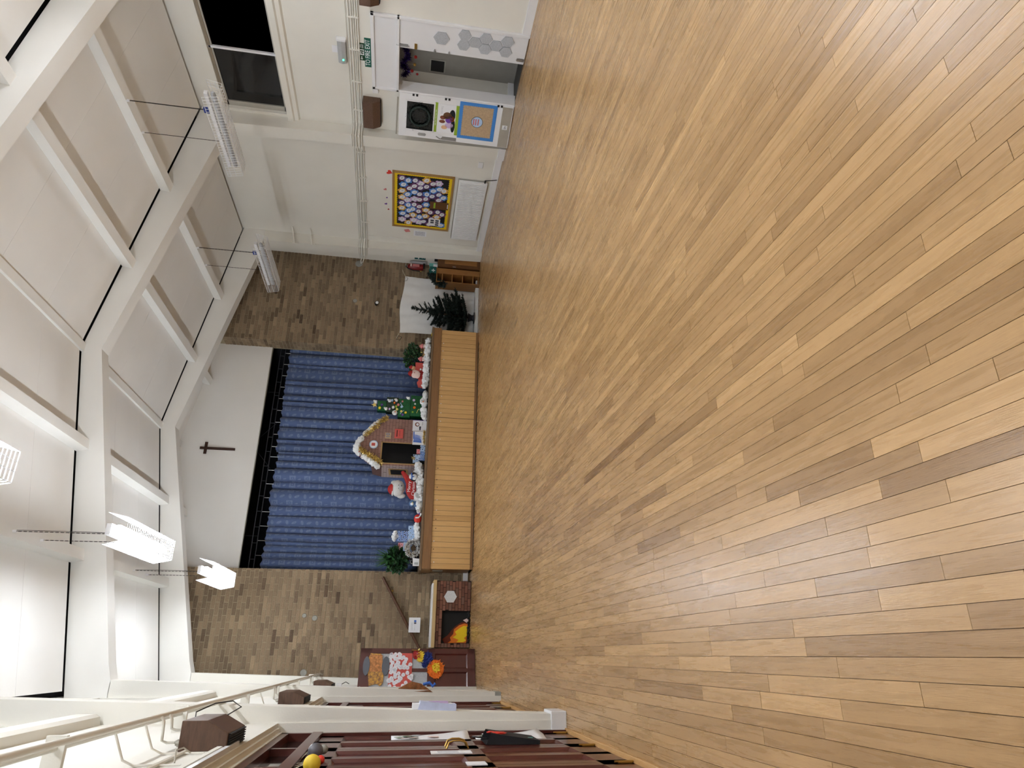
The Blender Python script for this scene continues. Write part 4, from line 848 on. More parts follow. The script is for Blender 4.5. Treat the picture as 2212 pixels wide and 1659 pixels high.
# gift boxes
def gift(label, x0, x1, y0, y1, z0, z1, m_, rib='white', bow=None):
    t = thing('gift_box', label, 'gift box', ((x0+x1)/2, (y0+y1)/2, z0), group='wrapped gift boxes'); bx('box', m_, t, x0, x1, y0, y1, z0, z1, bevel=.004)
    if bow: tag(tinsel(MB(), [((x0+x1)/2-.02, y0, z1-.02), ((x0+x1)/2+.02, y0, z1)], .03, 60, .035, random.Random(int(x0*100))).build('bow', bow, t), kind='stuff')
gift('light blue penguin gift box in the house doorway, lower right', 3.79, 3.93, 12.93, 12.99, ZS, 1.10, 'penguin_wrap'); gift('small pink gift box in the house doorway', 3.74, 3.84, 12.94, 12.99, 1.10, 1.17, 'pink_wrap')
gift('dark blue penguin gift box in the house doorway, standing lowest', 3.60, 3.785, 12.92, 12.99, ZS, 1.10, 'penguin_wrap_dark'); gift('grey blue penguin gift box with gold bow in the house doorway', 3.56, 3.72, 12.92, 12.99, 1.10, 1.235, 'penguin_wrap', bow='gold_tinsel')
gift('light blue penguin gift box on the cotton, nearest the red hat', 2.02, 2.30, 12.93, 13.05, 1.045, 1.235, 'penguin_wrap'); gift('dark blue penguin gift box stacked on top with silver bow', 1.99, 2.20, 12.93, 13.05, 1.235, 1.44, 'penguin_wrap_dark', bow='silver_tinsel')
gift('pale blue penguin gift box beside the leafy plant', 1.82, 1.985, 12.90, 13.0, 1.06, 1.31, 'penguin_wrap'); gift('pink gift box behind the pale blue one', 1.82, 1.98, 12.96, 13.05, 1.31, 1.41, 'pink_wrap')
t = thing('gift_bag', 'white paper gift bag at the end of the stage', 'gift bag', (1.6, 12.85, ZS)); MB().prism([(1.54, ZS), (1.67, ZS), (1.68, 1.12), (1.54, 1.115)], 12.80, 12.86).build('bag', 'paper', t); MB().tube([(1.57, 12.80, 1.115), (1.59, 12.795, 1.16), (1.63, 12.795, 1.16), (1.65, 12.80, 1.115)], .004, 6).build('handle', 'plush_grey', t); bx('print', 'plush_grey', t, 1.56, 1.60, 12.797, 12.80, 1.02, 1.09)
t = thing('tinsel_wreath', 'silver tinsel wreath with gold brown centre propped on the stage', 'wreath', (1.85, 12.80, ZS)); ring = [(1.86+.125*math.cos(a*.4488), 12.80, 1.13+.115*math.sin(a*.4488)) for a in range(15)]
MB().tube(ring, .018, 6).build('ring', 'twig', t); tag(tinsel(MB(), ring, .05, 900, .06, random.Random(4), .009).build('silver_strands', 'silver_tinsel', t), kind='stuff'); tag(tinsel(MB(), ring[2:9], .04, 160, .05, random.Random(6), .005).build('gold_strands', 'gold_tinsel', t), kind='stuff'); MB().ball((1.86, 12.81, 1.12), (.06, .02, .05), 10, 7, .4).build('pine_cone', 'twig', t)
# green box tree
t = thing('box_tree', 'christmas tree stacked from green foil boxes with a gold star', 'christmas tree', (4.74, 12.98, ZS))
bx('tier', 'green_dark', t, 4.48, 5.0, 13.02, 13.16, ZS, 1.07); bx('tier', 'green_foil', t, 4.53, 4.985, 12.93, 13.12, 1.07, 1.35, bevel=.006); bx('tier', 'green_foil', t, 4.50, 4.90, 12.94, 13.10, 1.35, 1.60, bevel=.006); bx('tier', 'green_dark', t, 4.60, 4.93, 12.96, 13.10, 1.60, 1.84, bevel=.006); bx('tier', 'green_foil', t, 4.62, 4.84, 12.96, 13.10, 1.84, 2.02, bevel=.006)
P = []
for k in range(10): a = math.pi/2+k*math.pi/5; r_ = .06 if k % 2 == 0 else .025; P.append((4.74+r_*math.cos(a), 2.08+r_*math.sin(a)))
MB().prism(P, 12.955, 12.975).build('star', 'gold_tinsel', t)
rg = random.Random(77); cs = ['yellow', 'purple', 'petal_lilac', 'white', 'orange', 'lime', 'pale_yellow', 'light_blue', 'pink']
for k, (x, z) in enumerate(((4.67, 1.97), (4.74, 1.93), (4.66, 1.77), (4.70, 1.70), (4.80, 1.68), (4.72, 1.64), (4.62, 1.53), (4.72, 1.53), (4.84, 1.52), (4.60, 1.44), (4.55, 1.50), (4.88, 1.29), (4.80, 1.26), (4.72, 1.27), (4.62, 1.30), (4.66, 1.62), (4.85, 1.73), (4.76, 1.60))):
    m_ = cs[k % len(cs)]; r_ = rg.uniform(.018, .028)
    MB().prism([(x+r_*math.cos(q_*.6283), z+r_*math.sin(q_*.6283)) for q_ in range(10)], 12.922, 12.936 if z < 1.36 else 12.965).build('button', m_, t)
for (x0, z0, x1, z1, m_) in ((4.72, 1.50, 4.80, 1.56, 'light_blue'), (4.56, 1.55, 4.63, 1.50, 'light_blue'), (4.60, 1.22, 4.68, 1.19, 'pale_yellow')): MB().tube([(x0, 12.93, z0), (x1, 12.93, z1), (x1+.012, 12.93, z1-.02)], .007, 6).build('candy_cane', m_, t)
for (x, z) in ((4.84, 1.78), (4.86, 1.64), (4.92, 1.40), (4.66, 1.84), (4.80, 2.06)): MB().ball((x, 12.945, z), (.035, .015, .03), 9, 6, .6, x*10).ball((x+.02, 12.945, z+.03), (.02, .015, .02), 8, 6, .5, z*10).build('cotton_tuft', 'cotton', t)
for (x, z) in ((4.59, 1.66),):
    f_ = MB().ball((x, 12.95, z), (.055, .03, .055), 12, 8).build('snowman_face', 'white', t); MB().tube([(x+.005, 12.925, z-.005), (x+.02, 12.90, z-.02)], [.012, .003], 6).build('nose', 'orange', f_); MB().ball((x-.018, 12.922, z+.015), .007, 6, 5).ball((x+.018, 12.922, z+.018), .007, 6, 5).build('eyes', 'black', f_)
t = thing('snowman_head', 'snowman face with carrot nose in the cotton under the green tree', 'snowman', (4.80, 12.80, 1.08)); MB().ball((4.80, 12.81, 1.115), (.05, .035, .05), 12, 8).build('head', 'white', t); MB().tube([(4.80, 12.78, 1.105), (4.815, 12.75, 1.09)], [.011, .003], 6).build('nose', 'orange', t); MB().ball((4.785, 12.777, 1.13), .007, 6, 5).ball((4.82, 12.779, 1.128), .007, 6, 5).build('eyes', 'black', t)
tag(MB().tube([(4.93, 13.70, 1.93), (5.02, 13.70, 1.945)], .012, 8).build('white_stick', 'white', None), 'short white stick pinned to the curtain beside the green tree', 'stick')
# plush bear in red jumper
t = thing('plush_bear', 'large white plush bear in a red lettered jumper and santa hat', 'soft toy', (3.0, 12.95, ZS))
MB().ball((3.04, 12.97, 1.14), (.27, .14, .15), 18, 12).ball((3.19, 12.86, 1.10), (.10, .12, .09), 14, 9).ball((2.86, 12.86, 1.09), (.11, .12, .10), 14, 9).build('body', 'plush', t)
hb = MB().ball((3.02, 12.93, 1.49), (.165, .12, .135), 18, 12, .12, 2).ball((3.13, 12.95, 1.56), (.05, .04, .07), 10, 8).ball((2.88, 12.95, 1.42), (.055, .045, .085), 10, 8).build('head', 'plush', t)
MB().ball((3.03, 12.82, 1.42), (.085, .06, .055), 14, 9).build('muzzle', 'plush_grey', hb); MB().ball((3.035, 12.765, 1.42), (.02, .012, .014), 8, 6).build('nose', 'slate', hb); MB().ball((2.995, 12.815, 1.47), .009, 8, 6).ball((3.055, 12.815, 1.475), .009, 8, 6).build('eyes', 'black', hb)
MB().lathe((3.0, 12.94, 1.585), [(.115, 0), (.10, .05), (.05, .09), (.01, .10)], 16).build('santa_hat', 'red', t); MB().tube([(3.0+.115*math.cos(a*.5236), 12.94+.09*math.sin(a*.5236), 1.585) for a in range(13)], .02, 6).build('hat_trim', 'cotton', t)
j = MB().prism([(2.79, 1.17), (2.84, 1.13), (3.22, 1.15), (3.26, 1.22), (3.25, 1.30), (3.36, 1.40), (3.33, 1.46), (3.20, 1.38), (3.10, 1.34), (2.92, 1.33), (2.80, 1.25)], 12.80, 12.90).build('jumper', 'red', t, bevel=.03)
text('Merry\nChristmas', .085, 'white', t, (3.03, 12.796, 1.232), ROT_F, depth=.002)
MB().ball((3.22, 12.765, 1.10), (.055, .02, .06), 12, 8).ball((2.86, 12.755, 1.085), (.06, .02, .065), 12, 8).build('foot_pads', 'plush_grey', t)
t = thing('plush_penguin', 'small black and white plush penguin with blue scarf beside the bear', 'soft toy', (3.24, 12.75, 1.13)); MB().ball((3.22, 12.79, 1.20), (.085, .05, .075), 14, 9).build('body', 'black', t); MB().ball((3.215, 12.75, 1.185), (.06, .03, .055), 12, 8).ball((3.22, 12.755, 1.26), (.045, .03, .03), 10, 7).build('belly', 'white', t); MB().tube([(3.16, 12.735, 1.235), (3.22, 12.715, 1.232), (3.29, 12.735, 1.245)], .012, 6).tube([(3.22, 12.715, 1.232), (3.21, 12.71, 1.19)], .009, 6).build('scarf', 'print_blue', t)
t = thing('plush_penguin', 'small grey blue plush penguin at the far foot of the bear', 'soft toy', (2.71, 12.8, ZS)); MB().ball((2.71, 12.86, 1.10), (.06, .05, .11), 12, 9).ball((2.715, 12.84, 1.20), (.065, .05, .055), 12, 8).build('body', 'toy_blue', t); MB().ball((2.695, 12.795, 1.20), (.028, .02, .03), 10, 7).build('face', 'white', t); MB().tube([(2.72, 12.79, 1.19), (2.72, 12.76, 1.185)], [.014, .004], 6).build('beak', 'pale_yellow', t)
t = thing('plush_snowman', 'little white plush snowman lying in the cotton', 'soft toy', (2.6, 12.8, ZS)); MB().ball((2.62, 12.82, 1.05), (.075, .05, .05), 12, 8).ball((2.56, 12.80, 1.06), (.05, .04, .045), 12, 8).build('body', 'plush', t); MB().ball((2.55, 12.762, 1.075), .007, 6, 5).ball((2.575, 12.762, 1.08), .007, 6, 5).build('eyes', 'black', t); MB().ball((2.51, 12.79, 1.045), .022, 8, 6).build('pompom', 'purple', t)
t = thing('bobble_hat', 'red bobble hat with white band on the stage edge', 'hat', (2.42, 12.8, ZS)); MB().ball((2.42, 12.84, 1.07), (.09, .07, .075), 14, 9).build('crown', 'bright_red', t); MB().tube([(2.48, 12.78, 1.02), (2.43, 12.765, 1.06), (2.43, 12.775, 1.12)], .014, 6).build('band', 'white', t); MB().ball((2.50, 12.775, 1.02), .02, 8, 6).build('bobble', 'white', t)
# santa in chimney, elf, gnomes
t = thing('santa_figure', 'cut-out santa with pink beard face rising from red bricks', 'figure', (5.45, 12.95, ZS)); MB().ball((5.44, 12.95, 1.13), (.12, .06, .13), 14, 9).build('body', 'red', t); hb = MB().ball((5.46, 12.90, 1.30), (.095, .05, .085), 14, 9, .15, 3).build('face', 'santa_skin', t); MB().ball((5.43, 12.86, 1.26), (.085, .03, .065), 12, 8, .3, 6).build('beard', 'santa_skin', hb); MB().ball((5.465, 12.842, 1.315), .012, 8, 6).build('nose', 'pink', hb); MB().lathe((5.48, 12.93, 1.36), [(.07, 0), (.06, .05), (.02, .085)], 14).build('hat', 'red', t); MB().ball((5.56, 12.87, 1.19), .022, 8, 6).build('glove', 'white', t); MB().ball((5.44, 12.95, ZS+.05), (.10, .05, .05), 10, 7).build('legs', 'black', t)
t = thing('elf_figure', 'small elf with round face and red hat beside the santa', 'figure', (5.63, 12.98, ZS)); MB().ball((5.62, 12.97, 1.34), (.05, .035, .05), 12, 8).build('face', 'skin', t); MB().lathe((5.64, 12.98, 1.37), [(.05, 0), (.035, .04), (.005, .07)], 12).build('hat', 'red', t); MB().ball((5.635, 12.99, 1.31), (.065, .03, .04), 10, 7).build('hair', 'black', t)
tag(MB().prism([(5.56, 1.03), (5.74, 1.03), (5.74, 1.305), (5.58, 1.30), (5.50, 1.24)], 12.93, 13.02).build('paper_chimney', 'paper_red', None), 'plain red paper chimney block behind the elf', 'prop'); tag(MB().prism([(5.17, 1.06), (5.33, 1.06), (5.35, 1.20), (5.28, 1.25), (5.19, 1.22)], 12.90, 12.98).build('paper_chimney', 'paper_red', None), 'small red paper block beside the santa', 'prop')
def gnome(x, z, label):
    t = thing('gnome_figure', label, 'figure', (x, 12.85, ZS)); MB().ball((x, 12.87, z-.055), (.05, .04, .06), 12, 8).build('face', 'santa_skin', t); MB().lathe((x, 12.87, z-.025), [(.055, 0), (.05, .03), (.025, .06), (.006, .075)], 12).build('hat', 'pink', t); MB().tube([(x+.053*math.cos(a*.5236), 12.87+.04*math.sin(a*.5236), z-.025) for a in range(13)], .01, 6).build('hat_band', 'red', t); bx('foot', 'plush', t, x-.05, x+.05, 12.83, 12.91, ZS+.002, z-.1, bevel=.01)
gnome(6.10, 1.20, 'little pink hatted gnome at the very end of the stage'); gnome(5.80, 1.21, 'little pink hatted gnome next to the elf')
t = thing('log_prop', 'small pale log with a candle between the two gnomes', 'prop', (5.95, 12.86, ZS)); MB().tube([(5.87, 12.88, 1.12), (6.03, 12.88, 1.12)], .05, 12).build('log', 'cardboard', t); MB().tube([(5.90, 12.85, 1.165), (6.02, 12.85, 1.165)], .012, 8).build('stick', 'twig', t); MB().tube([(5.95, 12.86, 1.17), (5.95, 12.86, 1.215)], .01, 8).build('candle', 'pale_yellow', t); bx('base', 'sand', t, 5.88, 6.02, 12.84, 12.92, ZS+.001, 1.075)
tag(bx('yellow_tape', 'yellow', None, 6.28, 6.35, 12.70, 12.72, ZS+.0005, ZS+.012), 'scrap of yellow tape on the stage corner', 'tape')
# leafy plants
def leafy(name, label, c, r, n, ln, wd, m1, m2, seed, pot=True, spikes=0):
    rg = random.Random(seed); t = thing(name, label, 'plant', (c[0], c[1], ZS)); a, b = MB(), MB()
    for i in range(n):
        d_ = Vector((rg.gauss(0, 1), rg.gauss(0, 1), rg.gauss(0, 1))).normalized(); p = Vector(c)+Vector((d_.x*r[0], d_.y*r[1], d_.z*r[2]))*rg.random()**.4
        o = (d_*.6+Vector((rg.gauss(0, .6), rg.gauss(0, .6), rg.gauss(0, .4)))).normalized(); e = o.cross(Vector((rg.gauss(0, 1), rg.gauss(0, 1), rg.gauss(0, 1)))).normalized(); u = o.cross(e)*.18*wd
        (a if rg.random() < .6 else b).add([p, p+o*ln*.5+e*wd+u, p+o*ln, p+o*ln*.5-e*wd+u], [(0, 1, 2), (0, 2, 3)])
    for i in range(spikes):
        an = rg.uniform(-1, 1); s0 = Vector((c[0]+rg.uniform(-.25, .25)*r[0], c[1], c[2]+r[2]*.5)); o = Vector((math.sin(an)*.8, -.2, 1)).normalized(); e = Vector((1, 0, 0))*.014
        b.add([s0-e, s0+e, s0+o*.34], [(0, 1, 2)])
    tag(a.build('foliage', m1, t), kind='stuff'); tag(b.build('foliage', m2, t), kind='stuff')
    MB().tube([(c[0], c[1], ZS+.02), (c[0]+.02, c[1], c[2])], .012, 6).build('stem', 'twig', t)
    if pot: MB().lathe((c[0], c[1], ZS), [(.07, 0), (.09, .14), (.10, .145)], 16).build('pot', 'pot', t)
leafy('potted_plant', 'glossy green bushy plant at the fireplace end of the stage', (1.68, 13.02, 1.42), (.22, .14, .19), 520, .11, .036, 'holly', 'leaf_green', 5, True, 26)
leafy('holly_bush', 'dark holly bush behind the gnomes at the stage end', (5.93, 13.06, 1.38), (.30, .12, .18), 620, .06, .022, 'holly', 'leaf_green', 6)
# ================================================================== FIREPLACE PROP
fp = thing('fireplace_prop', 'cardboard fireplace with painted bricks, flames and white mantel', 'fireplace', (.7, 12.86, 0)); yf = 12.86
MB().prism([(.124, .004), (.20, .004), (.20, .515), (.124, .62)], yf, yf+.02).prism([(.755, .004), (1.29, .004), (1.29, .645), (.755, .62)], yf, yf+.02).prism([(.20, .515), (.755, .52), (.755, .63), (.124, .62)], yf, yf+.02).box(1.27, 1.29, yf+.02, 13.24, .004, .64).box(.124, .144, yf+.02, 13.24, .004, .62).build('surround', 'fire_joint', fp)
rg = random.Random(31); bc = {}; mats = []
for k in range(4):
    c = [(0x7c, 0x52, 0x42), (0x6e, 0x48, 0x3a), (0x86, 0x5c, 0x4a), (0x74, 0x56, 0x48)][k]; mat('painted_brick_%d' % k, '#%02x%02x%02x' % c, .85, var=.12, scale=14); mats.append('painted_brick_%d' % k)
z = .012; j = 0
while z < .61:
    x = .128-(.07 if j % 2 else 0)-rg.uniform(0, .02)
    while x < 1.285:
        L_ = rg.uniform(.12, .165); a, b = max(x, .130), min(x+L_, 1.284); x += L_+.008
        for (p, q) in (((a, min(b, .197)), (max(a, .76), b)) if z < .50 else ((a, b),)):
            if q-p > .02: bx('painted_brick', mats[rg.randrange(4)], fp, p, q, yf-.004, yf, z, z+.05)
    z += .0575; j += 1
bx('mantel_shelf', 'mantel_wood', fp, .124, 1.30, 12.82, 13.2, .645, .705, bevel=.004); bx('mantel_top', 'gloss_white', fp, .124, 1.24, 12.83, 13.2, .705, .735, bevel=.008)
fb = bx('fire_back', 'black', fp, .16, .79, yf+.10, yf+.11, .004, .53)
def flame(P, y, m_): return MB().prism(P, y, y+.003).build('flame', m_, fb)
flame([(.20, .46), (.27, .50), (.34, .40), (.42, .34), (.50, .26), (.56, .16), (.58, .05), (.20, .03)], yf+.095, 'flame_brown')
flame([(.205, .40), (.25, .34), (.30, .36), (.36, .30), (.44, .29), (.51, .20), (.545, .10), (.53, .04), (.21, .06)], yf+.09, 'flame_orange')
flame([(.22, .24), (.26, .20), (.30, .31), (.35, .24), (.40, .27), (.46, .19), (.50, .12), (.50, .05), (.33, .05), (.29, .10), (.25, .06), (.22, .12)], yf+.085, 'flame_yellow')
flame([(.53, .02), (.60, .13), (.64, .04), (.60, .01)], yf+.08, 'santa_skin')
mb = MB()
for k in range(26): mb.ball((.19+.023*k, yf+.03+.012*math.sin(k*2.3), .028+.016*math.sin(k*1.7)), (.017, .012, .02), 8, 6)
mb.tube([(.19, yf+.03, .03), (.78, yf+.03, .03)], .008, 6).build('chain_fender', 'black', fp)
tag(MB().prism([(1.005+.118*math.sin(k*math.pi/3), .385+.118*math.cos(k*math.pi/3)) for k in range(6)], yf-.016, yf-.005).build('felt_tile', 'felt_pale', None), 'single pale grey felt hexagon stuck on the brick fireplace prop', 'felt tile')
# handrail and sign on the brick pier
t = thing('handrail', 'dark wooden handrail sloping across the brick wall', 'handrail', (.75, 13.2, 1.2)); MB().tube([(1.365, 13.20, 1.655), (.02, 13.20, .84)], .028, 10).build('rail', 'rail_wood', t)
for s_ in (.18, .68): c = Vector((1.365, 13.2, 1.655)).lerp(Vector((.02, 13.2, .84)), s_); MB().tube([c, c+Vector((0, .035, -.05)), c+Vector((0, .068, -.05))], .008, 6).ball(tuple(c+Vector((0, .062, -.05))), (.022, .01, .022), 10, 6).build('bracket', 'brass', t)
t = thing('paper_sign', 'white printed paper sign resting on the dark handrail', 'sign', (.52, 13.14, .9)); bx('sheet', 'paper', t, .385, .645, 13.135, 13.155, .905, 1.115); bx('logo', 'print_blue', t, .565, .60, 13.132, 13.135, .98, 1.02); bx('logo', 'print_dark', t, .535, .56, 13.132, 13.135, .98, 1.02)
for z in (1.06, 1.045, 1.0): bx('text_line', 'pale_print', t, .42, .56, 13.133, 13.135, z, z+.006)
# ================================================================== MAHOGANY DOOR LEAF standing open at the far end
dd = thing('door_7', 'open mahogany door leaf with children\'s artwork near the fireplace', 'door', (-.558, 11.696, 0), R(22.3), kind='structure')
def dm(mb, name, m_, par=dd, bevel=0.): return mb.build(name, m_, par, world=False, bevel=bevel)
W_ = .712
dm(MB().box(0, .085, 0, .04, .012, 1.895).box(W_-.085, W_, 0, .04, .012, 1.895).box(.33, .385, 0, .04, .012, 1.895).box(0, W_, 0, .04, .012, .14).box(0, W_, 0, .04, .68, .80).box(0, W_, 0, .04, 1.72, 1.895), 'leaf', 'mahogany')
for (a, b) in ((.085, .33), (.385, W_-.085)):
    mb = MB(); e = .02; o_ = [(a, .14), (b, .14), (b, .68), (a, .68)]; q = [(a+e, .14+e), (b-e, .14+e), (b-e, .68-e), (a+e, .68-e)]
    mb.add([(v[0], 0, v[1]) for v in o_]+[(v[0], .018, v[1]) for v in q], [(i, (i+1) % 4, (i+1) % 4+4, i+4) for i in range(4)]+[(4, 5, 6, 7)]); dm(mb, 'panel', 'mahogany')
    dm(MB().box(a, b, .012, .02, .80, 1.72), 'frosted_pane', 'felt')
dm(MB().tube([(W_-.05, 0, .97), (W_-.05, -.05, .97), (W_-.05, -.055, 1.06), (W_-.05, 0, 1.06)], .008, 8), 'pull_handle', 'brass')
dm(MB().ball((.06, -.012, 1.86), (.035, .015, .035), 12, 8), 'door_bell', 'white'); dm(MB().box(.045, .075, -.006, 0, 1.81, 1.91), 'bell_plate', 'black')
def ondoor(name, label, cat): return thing(name, label, cat, (-.558, 11.696, 0), R(22.3))
lens = lambda cx, cz, rx, rz, n=20, k=1.: [(cx+rx*math.cos(a*6.283/n)*k, cz+rz*math.sin(a*6.283/n)*abs(math.sin(a*6.283/n))**.15) for a in range(n)]
mat('collage_warm', '#b67c4c', .8, var=.55, scale=34)
ar = ondoor('paper_burger', 'collage of speckled orange paper between two grey ovals high on the mahogany door', 'artwork')
dm(MB().prism([(.10, 1.545), (.14, 1.60), (.11, 1.72), (.30, 1.75), (.56, 1.755), (.63, 1.73), (.62, 1.56), (.35, 1.50), (.16, 1.50)], -.004, -.001), 'collage_paper', 'collage', ar); dm(MB().prism([(.33, 1.52), (.60, 1.54), (.60, 1.735), (.33, 1.735)], -.006, -.004), 'collage_paper', 'collage_warm', ar)
M['collage'].node_tree.nodes['Color Ramp'].color_ramp.elements[0].color = srgb('#5e4048'); M['collage'].node_tree.nodes['Color Ramp'].color_ramp.elements[1].color = srgb('#e6b04c')
dm(MB().prism(lens(.42, 1.785, .155, .055), -.012, -.006), 'grey_oval', 'slate', ar); dm(MB().prism(lens(.42, 1.475, .155, .062), -.012, -.006), 'grey_oval', 'slate', ar)
ar = ondoor('paper_display', 'red paper sheet covered with white cut-out notes on the mahogany door', 'artwork'); dm(MB().box(.045, .63, -.004, -.001, 1.05, 1.42), 'red_sheet', 'paper_red', ar)
rg = random.Random(8)
for i in range(74):
    x, z = rg.uniform(.06, .62), rg.uniform(1.05, 1.43); a = .033
    if 1.17 < z < 1.33 or rg.random() < .75:
        P = [(x+a*math.cos(k*.785+.4)*rg.uniform(.9, 1.2), z+a*math.sin(k*.785+.4)*rg.uniform(.85, 1.1)) for k in range(8)]
        o_ = dm(MB().prism(P, -.0055-.0004*(i % 6), -.0045), 'note', 'scribble', ar)
        dm(MB().box(x-.009, x+.009, -.0088, -.0082, z-.003, z+.003), 'drawing', ['pale_print', 'light_blue', 'petal_lilac', 'pale_print', 'pale_print'][i % 5], o_)
ar = ondoor('paper_parrot', 'fluffy paper parrot with red head, blue body and orange tail on the mahogany door', 'artwork')
def fluff(cx, cz, rx, rz, n, m_, seed, y=-.012):
    rg = random.Random(seed); mb = MB().prism(lens(cx, cz, rx, rz), y, y+.01)
    for i in range(n):
        a = rg.uniform(0, 6.283); r_ = rg.random()**.5*1.05; px, pz = cx+rx*r_*math.cos(a), cz+rz*r_*math.sin(a); q = .03; b_ = rg.uniform(0, 6.283)
        mb.add([(px-.01, y-.003, pz), (px+.01, y-.004, pz+.008), (px+q*math.cos(b_), y-.02*rg.random()-.005, pz+q*math.sin(b_))], [(0, 1, 2)])
    return dm(mb, 'feathers', m_, ar)
fluff(.37, .665, .15, .135, 160, 'orange', 1); fluff(.39, .66, .075, .06, 60, 'yellow', 2, -.02); fluff(.55, .80, .10, .075, 90, 'navy', 3); fluff(.44, .85, .05, .04, 40, 'navy', 5, -.014); fluff(.57, .92, .085, .055, 70, 'yellow', 4, -.02)
fluff(.60, .985, .075, .06, 30, 'red', 6, -.024); dm(MB().prism([(.655, .985), (.69, .955), (.70, .93), (.665, .94)], -.04, -.03), 'beak', 'pale_yellow', ar); dm(MB().ball((.615, -.032, .975), .012, 8, 6), 'eye', 'pink', ar)
# ================================================================== WHITE SHEET, FIR TREE, CABINETS
t = thing('white_sheet', 'white cloth sheet hung on the brick wall behind the fir tree', 'sheet', (7.25, 13.2, 0)); nx, nz = 40, 34; vs, fs = [], []
for j in range(nz+1):
    v = j/nz
    for i in range(nx+1):
        u = i/nx; xb, xt = 6.60+1.32*u, 6.55+1.44*u; top = 1.69+.05*math.sin(math.pi*min(1, u*1.15))**2-.03*u
        wav = .012*math.sin(u*19+v*3)+.02*noise.noise(Vector((u*4, v*3, 1)))+.02*noise.noise(Vector(((u-.45)*14*(1.2-v), v*2, 5)))*v; z = .012+(top-.012)*v
        vs.append((xb+(xt-xb)*v, 13.215-abs(wav)-.05*(1-v)**3, z))
for j in range(nz):
    for i in range(nx): a = j*(nx+1)+i; fs.append((a, a+1, a+nx+2, a+nx+1))
mb = MB().add(vs, fs); mb.sm = True; mb.build('cloth', 'sheet', t)
MB().prism([(6.55, 0), (7.88, 0), (7.88, .075), (6.55, .08)], 12.93, 13.16).build('covered_step', 'sheet', t, bevel=.01)
MB().tube([(7.98, 13.2, 1.66), (8.06, 13.2, 1.70), (8.16, 13.22, 1.74)], .006, 6).tube([(6.56, 13.2, 1.69), (6.48, 13.2, 1.72), (6.40, 13.22, 1.76)], .006, 6).build('tie_cord', 'rope', t)
MB().tube([(7.96, 13.18, 1.64), (7.92, 13.17, 1.60), (7.85, 13.17, 1.62), (7.83, 13.17, 1.70)], .004, 5).tube([(6.40, 13.22, 1.76), (6.36, 13.2, 1.68), (6.44, 13.2, 1.64), (6.47, 13.2, 1.71), (6.42, 13.2, 1.74)], .006, 5).build('loose_cord', 'cable_dark', t)
t = thing('fir_tree', 'dark bare fir christmas tree standing before the white sheet', 'christmas tree', (6.93, 13.0, .085)); cx, cy = 6.93, 12.97
MB().lathe((cx, cy, .085), [(.13, 0), (.13, .012), (.075, .015), (.06, .05), (.10, .13), (.105, .135)], 18).build('stand', 'pot', t); MB().tube([(cx, cy, .2), (cx+.04, cy, .8), (cx+.09, cy, 1.2), (cx+.13, cy-.01, 1.46)], [.022, .018, .010, .004], 8).build('trunk', 'twig', t)
rg = random.Random(12); bmesh_ = []
for k in range(4):
    mb = MB(); L_ = 1.
    mb.tube([(0, 0, 0), (.5, 0, .05), (1, 0, .16)], [.02, .012, .006], 5)
    for i in range(300):
        u = rg.uniform(.10, 1.); p = Vector((u, 0, .16*u*u)); s_ = Vector((rg.uniform(.1, .6), rg.gauss(0, 1), rg.gauss(0, 1))).normalized()*rg.uniform(.10, .19)*(1.15-u*.4); e = s_.cross(Vector((rg.gauss(0, 1), rg.gauss(0, 1), rg.gauss(0, 1)))).normalized()*.022
        mb.add([p-e, p+e, p+s_], [(0, 1, 2)])
    for q in range(6):
        u0 = .2+q*.12; sg = 1 if q % 2 else -1; d_ = Vector((.8, sg*.7, .1)).normalized(); b_ = Vector((u0, 0, .16*u0*u0))
        for i in range(46):
            p = b_+d_*rg.uniform(0, .33); s_ = (d_*rg.uniform(.2, .8)+Vector((rg.gauss(0, .5), rg.gauss(0, .5), rg.gauss(0, .5)))).normalized()*rg.uniform(.08, .15); e = s_.cross(Vector((rg.gauss(0, 1), rg.gauss(0, 1), rg.gauss(0, 1)))).normalized()*.02
            mb.add([p-e, p+e, p+s_], [(0, 1, 2)])
    bmesh_.append(mb.mesh('branch'))
i = 0
for tz, cnt, rad in ((.27, 12, .44), (.37, 13, .52), (.47, 12, .50), (.57, 11, .48), (.67, 10, .43), (.78, 11, .39), (.89, 10, .32), (1.0, 7, .25), (1.12, 6, .19), (1.24, 5, .15), (1.33, 4, .11), (1.42, 4, .09)):
    for k in range(cnt):
        a = (k+.5*(i % 2))*6.283/cnt+rg.uniform(-.2, .2); ln = rad*rg.uniform(.82, 1.15); z = tz+rg.uniform(-.03, .03); ax = cx+.13*max(0, (z-.2)/1.26); i += 1
        o = link('branch', bmesh_[i % 4], 'fir', t); o.location = (ax-6.93, cy-13.0, z-.085); q = max(0, math.sin(a))
        o.rotation_euler = (0, -R(4+26*(tz-.27)/1.15+rg.uniform(-5, 6)), a); o.scale = (ln*(1-.6*q), max(.16, ln)*.75, max(.16, ln)*.7)
t = thing('wooden_cabinet', 'dark wood cabinet with sunk door panel standing against the column', 'cabinet', (8.22, 12.82, 0))
bx('body', 'cabinet_dark', t, 8.075, 8.345, 12.80, 13.24, .0, .955, bevel=.004); dp = bx('door', 'cabinet_dark', t, 8.085, 8.335, 12.788, 12.80, .03, .94); bx('door_panel', 'cabinet_wood', dp, 8.15, 8.305, 12.783, 12.789, .07, .80); bx('hinge', 'steel', dp, 8.08, 8.09, 12.78, 12.79, .55, .62)
t = thing('bookcase', 'light wood open shelf unit beside the dark cabinet', 'bookcase', (7.87, 12.82, 0)); Y_ = 12.80
